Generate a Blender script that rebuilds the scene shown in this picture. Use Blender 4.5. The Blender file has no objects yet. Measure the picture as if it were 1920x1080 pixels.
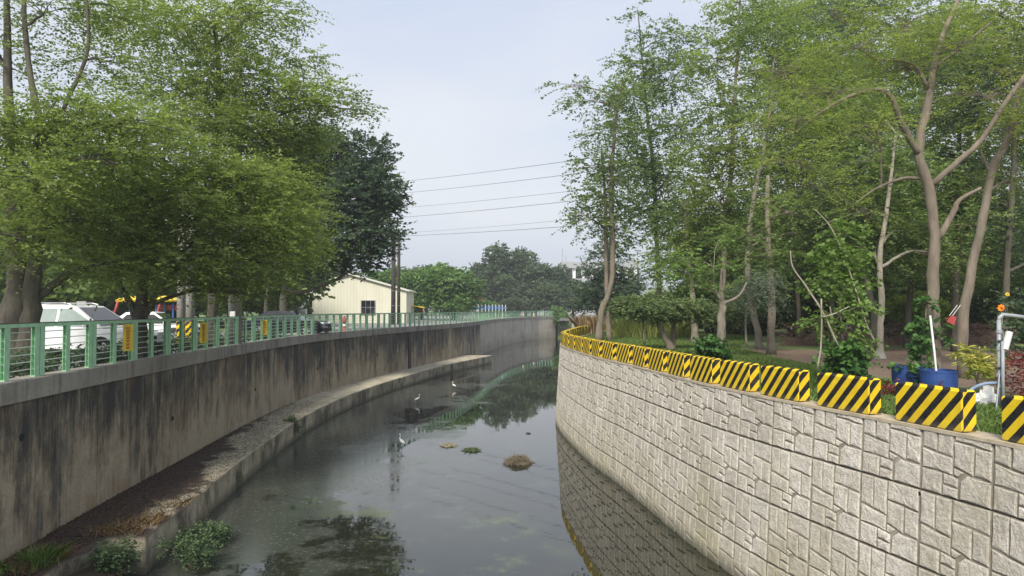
import bpy, math, random
import numpy as np
from mathutils import Vector, Matrix
random.seed(7); RNG = np.random.default_rng(11)
S = bpy.context.scene; C = S.collection; R = math.radians; PI = math.pi

# ------------------------------------------------------------------ camera, world, sun, exposure
F = 1333.0; PITCH = math.atan(40 / F); EYE = 5.5
cam = bpy.data.objects.new('camera', bpy.data.cameras.new('camera')); C.objects.link(cam)
cam.location = (0, 0, EYE); cam.rotation_euler = (PI / 2 + PITCH, 0, 0)
cam.data.sensor_width = 36; cam.data.lens = 36 * F / 1920; cam.data.clip_end = 3000; cam.data.clip_start = 0.1
S.camera = cam
W = bpy.data.worlds.new('World'); S.world = W; W.use_nodes = True
nt = W.node_tree; nt.nodes.clear()
def wn(t, **k):
    n = nt.nodes.new(t)
    for a, b in k.items(): setattr(n, a, b)
    return n
SUN_EL, SUN_AZ = 43, 197          # azimuth clockwise from +Y: behind the camera, to the left
sky = wn('ShaderNodeTexSky', sky_type='NISHITA', sun_disc=False, sun_elevation=R(SUN_EL), sun_rotation=R(SUN_AZ), dust_density=3.0, air_density=1.2)
bg1 = wn('ShaderNodeBackground'); bg1.inputs[1].default_value = 0.09
bg2 = wn('ShaderNodeBackground'); bg2.inputs[1].default_value = 1.0
tc = wn('ShaderNodeTexCoord'); mp = wn('ShaderNodeMapping'); mp.inputs['Scale'].default_value = (1, 1, 3.2)
nz = wn('ShaderNodeTexNoise'); nz.inputs['Scale'].default_value = 1.7; nz.inputs['Detail'].default_value = 4; nz.inputs['Roughness'].default_value = .45
rp = wn('ShaderNodeValToRGB'); rp.color_ramp.elements[0].position = .35; rp.color_ramp.elements[1].position = .68
rp.color_ramp.elements[0].color = (.46, .525, .66, 1); rp.color_ramp.elements[1].color = (.64, .66, .70, 1)
mx = wn('ShaderNodeMixShader'); mx.inputs[0].default_value = .84; out = wn('ShaderNodeOutputWorld')
L = nt.links.new
L(tc.outputs['Generated'], mp.inputs[0]); L(mp.outputs[0], nz.inputs['Vector']); L(nz.outputs[0], rp.inputs[0]); L(rp.outputs[0], bg2.inputs[0])
L(sky.outputs[0], bg1.inputs[0]); L(bg1.outputs[0], mx.inputs[1]); L(bg2.outputs[0], mx.inputs[2]); L(mx.outputs[0], out.inputs[0])
sd = bpy.data.lights.new('sun', 'SUN'); sd.energy = 3.4; sd.angle = R(12); sd.color = (1, .94, .84)
sun = bpy.data.objects.new('sun', sd); C.objects.link(sun)
az = R(SUN_AZ); el = R(SUN_EL); sdir = Vector((math.sin(az) * math.cos(el), math.cos(az) * math.cos(el), math.sin(el)))
sun.rotation_euler = (-sdir).to_track_quat('-Z', 'Y').to_euler(); sun.location = (0, 0, 60)
S.view_settings.view_transform = 'Standard'; S.view_settings.look = 'None'; S.view_settings.gamma = 1
S.view_settings.exposure = 0.55; S.view_settings.use_curve_mapping = False
S.cycles.max_bounces = 7; S.cycles.transparent_max_bounces = 6; S.cycles.diffuse_bounces = 6; S.cycles.glossy_bounces = 3
S.cycles.transmission_bounces = 4; S.cycles.volume_bounces = 0

HAZE = .0008
# ------------------------------------------------------------------ placing
def ray(x, y):
    u = (x - 960) / F; v = (540 - y) / F
    return u, math.cos(PITCH) - v * math.sin(PITCH), math.sin(PITCH) + v * math.cos(PITCH)
def P(x, y, z):                    # where the line of sight meets height z
    a, b, c = ray(x, y); t = (z - EYE) / c
    return Vector((a * t, b * t, z))
def at(x, y, D):                   # at depth D
    a, b, c = ray(x, y); t = D / b
    return Vector((a * t, D, EYE + c * t))
def gx(x, D, z=4): return Vector(((x - 960) / F * D, D, z))

# ------------------------------------------------------------------ materials
def newmat(name):
    m = bpy.data.materials.new(name); m.use_nodes = True; t = m.node_tree
    b = t.nodes['Principled BSDF']; return m, t, b
def node(t, typ, ins=None, **k):
    n = t.nodes.new(typ)
    for a, v in k.items(): setattr(n, a, v)
    for a, v in (ins or {}).items(): n.inputs[a].default_value = v
    return n
def ramp(t, fac, stops):
    r = node(t, 'ShaderNodeValToRGB'); cr = r.color_ramp
    while len(cr.elements) < len(stops): cr.elements.new(.5)
    for e, (p, c) in zip(cr.elements, stops): e.position = p; e.color = (*c, 1) if len(c) == 3 else c
    t.links.new(fac, r.inputs[0]); return r.outputs[0]
def noise(t, scale, sc3=(1, 1, 1), detail=4, rough=.55, coord='Object', loc=(0, 0, 0)):
    g = node(t, 'ShaderNodeNewGeometry') if coord == 'World' else node(t, 'ShaderNodeTexCoord')
    src = g.outputs['Position'] if coord == 'World' else g.outputs[coord]
    m = node(t, 'ShaderNodeMapping', {'Scale': sc3, 'Location': loc}); t.links.new(src, m.inputs[0])
    n = node(t, 'ShaderNodeTexNoise', {'Scale': scale, 'Detail': detail, 'Roughness': rough}); t.links.new(m.outputs[0], n.inputs['Vector'])
    return n.outputs[0]
def mixc(t, fac, a, b, mode='MIX'):
    n = node(t, 'ShaderNodeMix', data_type='RGBA', blend_type=mode)
    for k, v in ((0, fac), (6, a), (7, b)):
        if hasattr(v, 'links'): t.links.new(v, n.inputs[k])
        else: n.inputs[k].default_value = v if k == 0 else ((*v, 1) if len(v) == 3 else v)
    return n.outputs[2]
def math_(t, op, a, b=0.0, c=None, clamp=False):
    n = node(t, 'ShaderNodeMath', operation=op, use_clamp=clamp)
    for k, v in enumerate((a, b) if c is None else (a, b, c)):
        if hasattr(v, 'links'): t.links.new(v, n.inputs[k])
        else: n.inputs[k].default_value = v
    return n.outputs[0]
def maprange(t, v, a, b, c=0., d=1.):
    n = node(t, 'ShaderNodeMapRange', {1: a, 2: b, 3: c, 4: d}); t.links.new(v, n.inputs[0]); return n.outputs[0]
def bump(t, b, h, strength=.3, dist=.02):
    n = node(t, 'ShaderNodeBump', {'Strength': strength, 'Distance': dist}); t.links.new(h, n.inputs['Height']); t.links.new(n.outputs[0], b.inputs['Normal'])
def worldpos(t):
    g = node(t, 'ShaderNodeNewGeometry'); s = node(t, 'ShaderNodeSeparateXYZ'); t.links.new(g.outputs['Position'], s.inputs[0]); return s.outputs
def plain(name, col, rough=.6, metal=0., var=.25, scale=6, bmp=.15, spec=.5):
    m, t, b = newmat(name)
    n = noise(t, scale, coord='World'); dark = tuple(c * (1 - var) for c in col); lite = tuple(min(1, c * (1 + var * .6)) for c in col)
    t.links.new(ramp(t, n, [(.3, dark), (.7, lite)]), b.inputs['Base Color'])
    b.inputs['Roughness'].default_value = rough; b.inputs['Metallic'].default_value = metal; b.inputs['Specular IOR Level'].default_value = spec
    if bmp: bump(t, b, noise(t, scale * 6, coord='World'), bmp, .01)
    return m
def leafmat(name, dark, lite, trans=.35, rough=.5):
    m, t, b = newmat(name)
    a = node(t, 'ShaderNodeAttribute', attribute_name='tone')
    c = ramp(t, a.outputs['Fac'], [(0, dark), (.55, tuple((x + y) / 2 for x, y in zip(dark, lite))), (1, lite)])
    t.links.new(c, b.inputs['Base Color']); b.inputs['Roughness'].default_value = rough; b.inputs['Specular IOR Level'].default_value = .3
    tr = node(t, 'ShaderNodeBsdfTranslucent'); t.links.new(mixc(t, 1.0, c, (1.15, 1.25, .75), 'MULTIPLY'), tr.inputs[0])
    ms = node(t, 'ShaderNodeMixShader', {0: trans}); o = t.nodes['Material Output']
    t.links.new(b.outputs[0], ms.inputs[1]); t.links.new(tr.outputs[0], ms.inputs[2]); t.links.new(ms.outputs[0], o.inputs[0])
    return m
def barkmat(name, a, b_, scale=3, sc3=(3, 3, .8)):
    m, t, b = newmat(name)
    n = noise(t, scale, sc3, 6, .65, 'World'); n2 = noise(t, .8, coord='World')
    c = ramp(t, n, [(.3, a), (.7, b_)]); c = mixc(t, maprange(t, n2, .35, .75, 0, .5), c, (.12, .13, .08))
    t.links.new(c, b.inputs['Base Color']); b.inputs['Roughness'].default_value = .9; bump(t, b, n, .6, .04); return m

def mat_stained():
    m, t, b = newmat('stained_concrete')
    s1 = noise(t, 1.9, (1, 1, .16), 8, .72, 'World'); s3 = noise(t, 11, (1, 1, .03), 5, .65, 'World'); s2 = noise(t, .42, (1, 1, .6), 5, .6, 'World')
    bl = noise(t, 1.6, (1, 1, .6), 9, .72, 'World', (2, 2, 2)); fine = noise(t, 18, coord='World', detail=7, rough=.7)
    z = worldpos(t)[2]
    h = maprange(t, math_(t, 'ADD', z, math_(t, 'MULTIPLY', math_(t, 'SUBTRACT', s1, .5), 2.2)), .9, 3.4)
    d = math_(t, 'MULTIPLY', h, .70)
    for n_, w in ((s1, 1.5), (s2, 1.7), (bl, 1.9), (s3, .9)): d = math_(t, 'ADD', d, math_(t, 'MULTIPLY', math_(t, 'SUBTRACT', n_, .5), w))
    c = ramp(t, d, [(.0, (.37, .315, .225)), (.28, (.25, .205, .14)), (.52, (.125, .108, .08)), (.85, (.038, .036, .031))])
    c = mixc(t, maprange(t, noise(t, .9, (1, 1, .5), 5, coord='World', loc=(5, 2, 1)), .54, .70, 0, .55), c, (.20, .12, .06))
    c = mixc(t, maprange(t, noise(t, .7, (1, 1, .4), 5, coord='World', loc=(1, 8, 4)), .58, .72, 0, .4), c, (.13, .15, .16))
    c = mixc(t, maprange(t, s3, .63, .73, 0, .5), c, (.36, .335, .28))
    c = mixc(t, .5, c, fine, 'OVERLAY')
    t.links.new(c, b.inputs['Base Color']); b.inputs['Roughness'].default_value = .88; bump(t, b, math_(t, 'ADD', fine, math_(t, 'MULTIPLY', bl, 2.)), .6, .03); return m
def mat_pale(name='pale_concrete', a=(.22, .21, .19), b_=(.40, .385, .35), lines=False):
    m, t, b = newmat(name)
    n = noise(t, 1.6, (1, 1, .45), 6, .65, 'World'); s = noise(t, 4, (1, 1, .08), 5, .6, 'World'); f = noise(t, 20, coord='World', detail=5)
    c = ramp(t, math_(t, 'ADD', math_(t, 'MULTIPLY', n, .6), math_(t, 'MULTIPLY', s, .4)), [(.32, a), (.66, b_)])
    c = mixc(t, maprange(t, noise(t, .35, coord='World', loc=(9, 1, 3)), .5, .7, 0, .5), c, (.13, .12, .10))
    c = mixc(t, .3, c, f, 'OVERLAY')
    if name == 'coping_concrete': c = mixc(t, maprange(t, math_(t, 'ADD', s, math_(t, 'MULTIPLY', noise(t, .7, coord='World', detail=7, rough=.7), .8)), .88, 1.08, 0, .75), c, (.10, .092, .075))
    if lines:
        z = worldpos(t)[2]; c = mixc(t, maprange(t, z, .0, 1.5, .55, 0), c, (.17, .16, .11))
    t.links.new(c, b.inputs['Base Color']); b.inputs['Roughness'].default_value = .85; bump(t, b, f, .35, .015); return m
def mat_ledge():
    m, t, b = newmat('ledge_concrete')
    p = worldpos(t)
    n = noise(t, .7, (1, 1, 1), 7, .72, 'World'); f = noise(t, 13, (1, 1, 1), 7, .75, 'World'); n2 = noise(t, 1.8, (1, .6, .3), 7, .7, 'World'); st = noise(t, .8, (1, 1, .6), 6, .7, 'World', (4, 0, 2))
    c = ramp(t, n2, [(.3, (.25, .215, .15)), (.68, (.52, .47, .35))])
    c = mixc(t, .35, c, f, 'OVERLAY')
    near = maprange(t, p[1], 14, 34, .36, -.20)
    inner = maprange(t, math_(t, 'ADD', p[0], math_(t, 'MULTIPLY', p[1], .09)), -8.7, -6.6, .30, -.20)
    near = math_(t, 'ADD', near, math_(t, 'MULTIPLY', inner, maprange(t, p[1], 30, 40, 1, 0)))
    litter = math_(t, 'ADD', math_(t, 'ADD', n, near), math_(t, 'MULTIPLY', math_(t, 'SUBTRACT', f, .5), .18))
    zt = maprange(t, p[2], .70, .79)
    c = mixc(t, math_(t, 'MULTIPLY', maprange(t, litter, .55, .64), zt), c, ramp(t, f, [(.35, (.020, .015, .012)), (.62, (.095, .065, .048))]))
    face = math_(t, 'SUBTRACT', 1.0, zt)
    c = mixc(t, math_(t, 'MULTIPLY', face, maprange(t, st, .46, .60, 0, .85)), c, (.055, .050, .038))
    c = mixc(t, maprange(t, math_(t, 'ADD', p[2], math_(t, 'MULTIPLY', st, .3)), .15, .45, .85, 0), c, (.06, .062, .038))
    t.links.new(c, b.inputs['Base Color']); b.inputs['Roughness'].default_value = .9; bump(t, b, f, .8, .04); return m
def mat_stone():
    m, t, b = newmat('split_stone')
    oi = node(t, 'ShaderNodeObjectInfo')
    n = noise(t, 1.1, coord='World'); f = noise(t, 26, coord='World', detail=8, rough=.7); g = noise(t, 7, coord='World', detail=5)
    c = ramp(t, math_(t, 'ADD', math_(t, 'MULTIPLY', n, .5), math_(t, 'MULTIPLY', g, .5)), [(.34, (.54, .50, .43)), (.64, (.80, .755, .675))])
    c = mixc(t, maprange(t, f, .30, .50, .60, 0), c, (.17, .16, .14))
    c = mixc(t, .75, c, ramp(t, oi.outputs['Random'], [(0, (.84, .82, .79)), (.5, (.96, .95, .92)), (1, (1, 1, 1))]), 'MULTIPLY')
    z = worldpos(t)[2]
    al = math_(t, 'ADD', maprange(t, z, 0, 2.2, .55, -.1), math_(t, 'MULTIPLY', math_(t, 'SUBTRACT', noise(t, .8, (1, 1, .3), coord='World'), .5), 1.6), clamp=True)
    c = mixc(t, math_(t, 'MULTIPLY', al, .75), c, (.36, .33, .17))
    c = mixc(t, maprange(t, z, .02, .35, .8, 0), c, (.07, .07, .045))
    c = mixc(t, maprange(t, noise(t, 2.6, (1, 1, .12), 4, coord='World', loc=(3, 7, 0)), .62, .75, 0, .4), c, (.20, .19, .17))
    t.links.new(c, b.inputs['Base Color']); b.inputs['Roughness'].default_value = .9
    bump(t, b, math_(t, 'ADD', math_(t, 'MULTIPLY', f, .45), math_(t, 'MULTIPLY', noise(t, 11, coord='World', detail=8, rough=.7), 1.0)), 1.0, .06); return m
def mat_joint():
    return plain('mortar_joint', (.30, .27, .215), .95, var=.4, scale=5)
def mat_stripes():
    m, t, b = newmat('striped_paint')
    tc = node(t, 'ShaderNodeTexCoord'); s = node(t, 'ShaderNodeSeparateXYZ'); t.links.new(tc.outputs['Object'], s.inputs[0])
    v = math_(t, 'SUBTRACT', math_(t, 'ADD', s.outputs[0], s.outputs[1]), math_(t, 'MULTIPLY', s.outputs[2], .92))
    sn = node(t, 'ShaderNodeSeparateXYZ'); t.links.new(tc.outputs['Normal'], sn.inputs[0])
    v = math_(t, 'ADD', v, math_(t, 'MULTIPLY', math_(t, 'GREATER_THAN', math_(t, 'ABSOLUTE', sn.outputs[0]), .72), .115))
    w = math_(t, 'MULTIPLY', math_(t, 'SUBTRACT', noise(t, 9), .5), .012)
    fr = math_(t, 'FRACT', math_(t, 'DIVIDE', math_(t, 'ADD', math_(t, 'ADD', v, w), 10.03), .272))
    st = maprange(t, fr, .49, .51)
    wear = noise(t, 18, detail=6, rough=.7)
    y = ramp(t, noise(t, 4), [(.3, (.66, .45, .012)), (.7, (.80, .58, .02))]); k = ramp(t, wear, [(.4, (.008, .008, .010)), (.75, (.035, .035, .035))])
    c = mixc(t, st, y, k)
    c = mixc(t, maprange(t, wear, .66, .74, 0, .7), c, (.30, .28, .24))
    low = maprange(t, s.outputs[2], .0, .12, .6, 0)
    c = mixc(t, maprange(t, noise(t, 1.7, coord='World', detail=6, rough=.7), .55, .75, 0, .22), c, (.22, .18, .10))
    c = mixc(t, math_(t, 'MULTIPLY', low, noise(t, 6)), c, (.2, .17, .12))
    t.links.new(c, b.inputs['Base Color']); b.inputs['Roughness'].default_value = .75; b.inputs['Specular IOR Level'].default_value = .25; bump(t, b, wear, .25, .01); return m
def mat_water():
    m, t, b = newmat('canal_water')
    p = worldpos(t)
    big = noise(t, .15, (1, 1, 1), 7, .68, 'World', (3, 0, 0)); sp = noise(t, 7, (1, 1, 1), 9, .82, 'World'); sp2 = noise(t, .9, coord='World', detail=8, rough=.75); br = noise(t, .55, coord='World', detail=9, rough=.78, loc=(1, 5, 0))
    xs = maprange(t, p[0], -7, 3, .17, -.20)
    m1 = math_(t, 'ADD', math_(t, 'ADD', big, xs), math_(t, 'MULTIPLY', math_(t, 'SUBTRACT', sp2, .5), .55))
    scum = maprange(t, m1, .53, .57)
    fl = math_(t, 'MULTIPLY', maprange(t, sp, .55, .62), maprange(t, m1, .45, .60))
    c = ramp(t, big, [(.35, (.014, .016, .011)), (.7, (.030, .032, .018))])
    alg = math_(t, 'MULTIPLY', maprange(t, noise(t, .30, (1, .8, 1), 8, .75, 'World', (7.2, 3.1, 0)), .55, .60), math_(t, 'MULTIPLY', maprange(t, p[1], 32, 28), maprange(t, p[0], .2, 1.6, 1, 0)))
    c = mixc(t, math_(t, 'MULTIPLY', alg, .8), c, mixc(t, sp, (.03, .045, .012), (.12, .15, .045)))
    c = mixc(t, math_(t, 'MULTIPLY', scum, .75), c, mixc(t, br, (.022, .026, .020), (.095, .105, .085)))
    c = mixc(t, math_(t, 'MULTIPLY', fl, .55), c, (.20, .215, .20))
    t.links.new(c, b.inputs['Base Color'])
    r = math_(t, 'ADD', math_(t, 'MULTIPLY', scum, .13), math_(t, 'MULTIPLY', alg, .12))
    t.links.new(math_(t, 'ADD', math_(t, 'ADD', r, math_(t, 'MULTIPLY', fl, .3)), .015), b.inputs['Roughness'])
    b.inputs['IOR'].default_value = 1.45; b.inputs['Specular IOR Level'].default_value = .8
    rip = math_(t, 'ADD', math_(t, 'MULTIPLY', noise(t, 1.1, (1, 1.6, 1), 3, .5, 'World'), .5), math_(t, 'MULTIPLY', math_(t, 'MULTIPLY', sp, fl), .3))
    bump(t, b, rip, .05, .05); return m
def mat_ground():
    m, t, b = newmat('right_bank_ground')
    p = worldpos(t)
    n = noise(t, .35, coord='World', detail=5); f = noise(t, 9, coord='World', detail=7, rough=.75)
    soil = ramp(t, f, [(.3, (.085, .058, .040)), (.7, (.25, .175, .12))]); gr = ramp(t, f, [(.3, (.065, .10, .022)), (.7, (.20, .27, .08))])  # soil tone lowered to hold the shade under the trees
    edge = math_(t, 'ADD', p[0], math_(t, 'MULTIPLY', p[1], .26))
    g = math_(t, 'ADD', maprange(t, edge, 13.0, 16.4, .4, -.35), maprange(t, p[1], 26, 34, 0, .45))
    fac = maprange(t, math_(t, 'ADD', math_(t, 'ADD', n, g), math_(t, 'MULTIPLY', math_(t, 'SUBTRACT', f, .5), .3)), .42, .58)
    t.links.new(mixc(t, fac, soil, gr), b.inputs['Base Color']); b.inputs['Roughness'].default_value = .95; bump(t, b, f, .8, .05); return m
def mat_left_ground():
    m, t, b = newmat('left_bank_ground')
    p = worldpos(t); n = noise(t, .2, coord='World', detail=5); f = noise(t, 8, coord='World', detail=6, rough=.7)
    pv = ramp(t, f, [(.3, (.20, .195, .18)), (.7, (.33, .32, .30))]); gr = ramp(t, f, [(.3, (.07, .12, .02)), (.7, (.17, .25, .06))])
    fac = math_(t, 'MULTIPLY', maprange(t, math_(t, 'ADD', p[1], math_(t, 'MULTIPLY', n, 4)), 40, 41), maprange(t, math_(t, 'ADD', p[0], math_(t, 'MULTIPLY', n, 4)), -19, -18, 1, 0))
    t.links.new(mixc(t, fac, pv, gr), b.inputs['Base Color']); b.inputs['Roughness'].default_value = .95; bump(t, b, f, .4, .03); return m

M = dict(
 stained=mat_stained(), pale=mat_pale(), coping=mat_pale('coping_concrete', (.20, .185, .155), (.37, .345, .30)), farwall=mat_pale('far_wall_concrete', (.33, .30, .245), (.56, .51, .42), True),
 ledge=mat_ledge(), stone=mat_stone(), joint=mat_joint(), stripes=mat_stripes(), water=mat_water(), ground=mat_ground(), lground=mat_left_ground(),
 captan=plain('tan_mortar', (.42, .36, .26), .9), green=plain('green_paint', (.36, .63, .39), .5, var=.16, bmp=.05), green_bar=plain('pale_green_bar', (.50, .62, .50), .45, var=.15, bmp=.05),
 railcap=plain('dark_rail_cap', (.06, .055, .04), .5), yellow=plain('yellow_sign_paint', (.68, .50, .02), .5, var=.15), redink=plain('red_ink', (.42, .08, .015), .6, var=.2),
 white=plain('white_paint', (.78, .78, .77), .35, var=.05, bmp=0), carwhite=plain('white_car_paint', (.74, .75, .76), .18, var=.03, bmp=0), carblack=plain('black_car_paint', (.012, .013, .018), .12, var=.05, bmp=0),
 glass=plain('tinted_glass', (.012, .014, .016), .05, var=.05, bmp=0, spec=.8), paleglass=plain('pale_side_glass', (.30, .36, .33), .08, var=.1, bmp=0, spec=.9), rubber=plain('tyre_rubber', (.02, .02, .02), .8), metal=plain('alloy_metal', (.55, .55, .56), .3, .8, bmp=0),
 lamp=plain('headlight_glass', (.6, .62, .64), .1, bmp=0), cream=None, trim=plain('building_trim', (.62, .61, .52), .6), pole=plain('pole_concrete', (.33, .32, .29), .85, var=.2, scale=2), wood=plain('dark_pole', (.055, .045, .04), .8, var=.3), wire=plain('cable_black', (.05, .05, .06), .6, bmp=0),
 blue=plain('blue_plastic', (.022, .065, .24), .5, var=.2), red=plain('red_plastic', (.38, .06, .055), .6), pvc=plain('grey_pvc', (.30, .32, .34), .4, var=.15), whitep=plain('white_plastic', (.70, .71, .70), .4, var=.1), sack=plain('sack_cloth', (.62, .62, .60), .8, var=.15, scale=12, bmp=.5), hose=plain('blue_grey_hose', (.20, .27, .38), .5),
 orange=plain('orange_plastic', (.80, .16, .03), .45), playyellow=plain('playground_yellow', (.75, .52, .02), .45), playblue=plain('playground_blue', (.04, .16, .42), .45), feather=plain('white_feathers', (.80, .80, .77), .8, var=.05), beak=plain('egret_beak', (.03, .03, .02), .5), black=plain('dark_recess', (.010, .010, .010), .9, bmp=0),
 reed=plain('dead_reed', (.15, .125, .08), .9, var=.5, scale=20), soil=plain('dark_soil', (.04, .03, .02), .95), brush=plain('dry_brush', (.16, .10, .07), .95, var=.5, scale=8), asphalt=plain('grey_road', (.16, .16, .155), .9), redleaf=None,
 bark_dark=barkmat('bark_dark', (.030, .026, .020), (.11, .095, .075)), bark_brown=barkmat('bark_brown', (.12, .095, .075), (.26, .21, .165), 2.2), bark_grey=barkmat('bark_grey', (.13, .11, .09), (.30, .26, .21), 2.5), bark_pale=barkmat('bark_pale', (.22, .19, .15), (.40, .36, .29), 3),
 lf_left=leafmat('leaf_fresh_green', (.125, .170, .045), (.35, .425, .130), .58), lf_dark=leafmat('leaf_blue_green', (.040, .075, .045), (.135, .19, .10), .35), lf_mid=leafmat('leaf_mid_green', (.090, .145, .045), (.28, .365, .12), .5),
 lf_feather=leafmat('leaf_feathery_green', (.14, .185, .040), (.39, .455, .135), .55), lf_bright=leafmat('leaf_bright_green', (.085, .145, .03), (.25, .37, .10), .45), lf_far=leafmat('leaf_far_green', (.055, .088, .045), (.15, .205, .10), .3), lf_farbright=leafmat('leaf_far_bright', (.06, .13, .03), (.18, .30, .08), .25),
 lf_croton=leafmat('leaf_croton_yellow', (.20, .24, .03), (.62, .55, .14), .3), lf_red=leafmat('leaf_red', (.08, .015, .02), (.28, .05, .05), .3), lf_grey=leafmat('leaf_grey_green', (.07, .10, .065), (.20, .25, .17), .3), lf_vine=leafmat('leaf_vine', (.03, .085, .02), (.12, .24, .06), .3), lf_dry=leafmat('grass_dry', (.17, .11, .055), (.38, .26, .13), .3), lf_weed=leafmat('leaf_weed', (.035, .065, .03), (.13, .19, .085), .3), lf_grass=leafmat('grass_green', (.08, .13, .03), (.26, .36, .11), .4), lf_yellowgreen=leafmat('grass_yellow', (.12, .15, .03), (.34, .36, .09), .3),
)
def mat_cream():
    m, t, b = newmat('cream_cladding'); tc_ = node(t, 'ShaderNodeTexCoord'); s = node(t, 'ShaderNodeSeparateXYZ'); t.links.new(tc_.outputs['Object'], s.inputs[0])
    n = noise(t, .8, (1, 1, .3), coord='World')
    t.links.new(ramp(t, n, [(.3, (.58, .57, .45)), (.7, (.68, .67, .55))]), b.inputs['Base Color']); b.inputs['Roughness'].default_value = .5; return m
M['cream'] = mat_cream()

# ------------------------------------------------------------------ mesh builder
class MB:
    def __init__(s): s.v = []; s.f = []; s.m = []
    def add(s, vs, fs, mi=0):
        o = len(s.v); s.v += [tuple(v) for v in vs]; s.f += [tuple(i + o for i in f) for f in fs]; s.m += [mi] * len(fs); return s
    def box(s, c, d, rz=0, mi=0, top=(1, 1), mat=None):
        x, y, z = d[0] / 2, d[1] / 2, d[2] / 2
        vs = [Vector((a * x * (top[0] if k > 0 else 1), b * y * (top[1] if k > 0 else 1), k * z)) for k in (-1, 1) for a, b in ((-1, -1), (1, -1), (1, 1), (-1, 1))]
        Rm = mat or Matrix.Rotation(rz, 3, 'Z')
        vs = [Rm @ v + Vector(c) for v in vs]
        return s.add(vs, [(0, 3, 2, 1), (4, 5, 6, 7), (0, 1, 5, 4), (1, 2, 6, 5), (2, 3, 7, 6), (3, 0, 4, 7)], mi)
    def cbox(s, c, d, ch=.01, mi=0, rz=0):        # chamfered box
        x, y, z = d[0] / 2, d[1] / 2, d[2] / 2
        rings = []
        for zz, k in ((-z, ch), (-z + ch, 0), (z - ch, 0), (z, ch)):
            X, Y = x - k, y - k; rings.append([(-X + ch, -Y), (X - ch, -Y), (X, -Y + ch), (X, Y - ch), (X - ch, Y), (-X + ch, Y), (-X, Y - ch), (-X, -Y + ch)])
        vs = []; Rm = Matrix.Rotation(rz, 3, 'Z')
        for (zz, _), r in zip(((-z, 0), (-z + ch, 0), (z - ch, 0), (z, 0)), rings): vs += [Rm @ Vector((a, b, zz)) + Vector(c) for a, b in r]
        fs = [tuple(range(7, -1, -1)), tuple(range(24, 32))]
        for k in range(3):
            for i in range(8): j = (i + 1) % 8; fs.append((k * 8 + i, k * 8 + j, k * 8 + 8 + j, k * 8 + 8 + i))
        return s.add(vs, fs, mi)
    def tube(s, pts, rad, n=8, mi=0, cap=True, flat=1.0):
        pts = [Vector(p) for p in pts]; rad = rad if hasattr(rad, '__len__') else [rad] * len(pts)
        vs = []; a = None
        for i, p in enumerate(pts):
            d = (pts[min(i + 1, len(pts) - 1)] - pts[max(i - 1, 0)]).normalized()
            if a is None: a = d.cross(Vector((0, 0, 1)) if abs(d.z) < .9 else Vector((0, 1, 0))).normalized()
            else: a = (a - d * a.dot(d)).normalized()
            b = d.cross(a)
            for k in range(n): t = 2 * PI * k / n; vs.append(p + (a * math.cos(t) + b * math.sin(t) * flat) * rad[i])
        fs = []
        for i in range(len(pts) - 1):
            for k in range(n): j = (k + 1) % n; fs.append((i * n + k, i * n + j, (i + 1) * n + j, (i + 1) * n + k))
        if cap: fs += [tuple(range(n - 1, -1, -1)), tuple(range((len(pts) - 1) * n, len(pts) * n))]
        return s.add(vs, fs, mi)
    def lathe(s, prof, c=(0, 0, 0), n=20, mi=0):
        vs = []; fs = []
        for r, z in prof:
            for k in range(n): t = 2 * PI * k / n; vs.append((c[0] + r * math.cos(t), c[1] + r * math.sin(t), c[2] + z))
        for i in range(len(prof) - 1):
            for k in range(n): j = (k + 1) % n; fs.append((i * n + k, i * n + j, (i + 1) * n + j, (i + 1) * n + k))
        fs += [tuple(range(n - 1, -1, -1)), tuple(range((len(prof) - 1) * n, len(prof) * n))]
        return s.add(vs, fs, mi)
    def build(s, name, mats, parent=None, smooth=False, loc=None):
        me = bpy.data.meshes.new(name); me.from_pydata(s.v, [], s.f)
        for m in (mats if isinstance(mats, (list, tuple)) else [mats]): me.materials.append(m)
        me.polygons.foreach_set('material_index', s.m)
        if smooth: me.polygons.foreach_set('use_smooth', [True] * len(s.f))
        me.update(); return link(name, me, parent, loc)
def link(name, me, parent=None, loc=None):
    o = bpy.data.objects.new(name, me); C.objects.link(o)
    if parent: o.parent = parent
    if loc is not None: o.location = loc
    return o
def tag(o, label=None, cat=None, group=None, kind=None):
    for k, v in (('label', label), ('category', cat), ('group', group), ('kind', kind)):
        if v: o[k] = v
    return o
def thing(name, label, cat, loc=(0, 0, 0), rz=0, group=None):
    o = bpy.data.objects.new(name, None); C.objects.link(o); o.location = loc; o.rotation_euler = (0, 0, rz); o.empty_display_size = .2
    return tag(o, label, cat, group)
def copy_tree(o, label, loc=None, rz=None, scale=None):
    def rec(a, par):
        c = a.copy(); C.objects.link(c); c.parent = par
        for ch in a.children: rec(ch, c)
        return c
    c = rec(o, None); c['label'] = label
    if loc is not None: c.location = loc
    if rz is not None: c.rotation_euler = (0, 0, rz)
    if scale is not None: c.scale = scale
    return c
def npmesh(name, V, Fq, mat, tone=None, k=4, parent=None, smooth=False):
    me = bpy.data.meshes.new(name); nf = len(Fq); me.vertices.add(len(V)); me.vertices.foreach_set('co', np.asarray(V, np.float32).ravel())
    me.loops.add(nf * k); me.loops.foreach_set('vertex_index', np.asarray(Fq, np.int32).ravel()); me.polygons.add(nf)
    me.polygons.foreach_set('loop_start', np.arange(nf, dtype=np.int32) * k)
    if tone is not None:
        at_ = me.attributes.new('tone', 'FLOAT', 'POINT'); at_.data.foreach_set('value', np.asarray(tone, np.float32))
    me.materials.append(mat); me.update(calc_edges=True)
    return link(name, me, parent)
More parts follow.
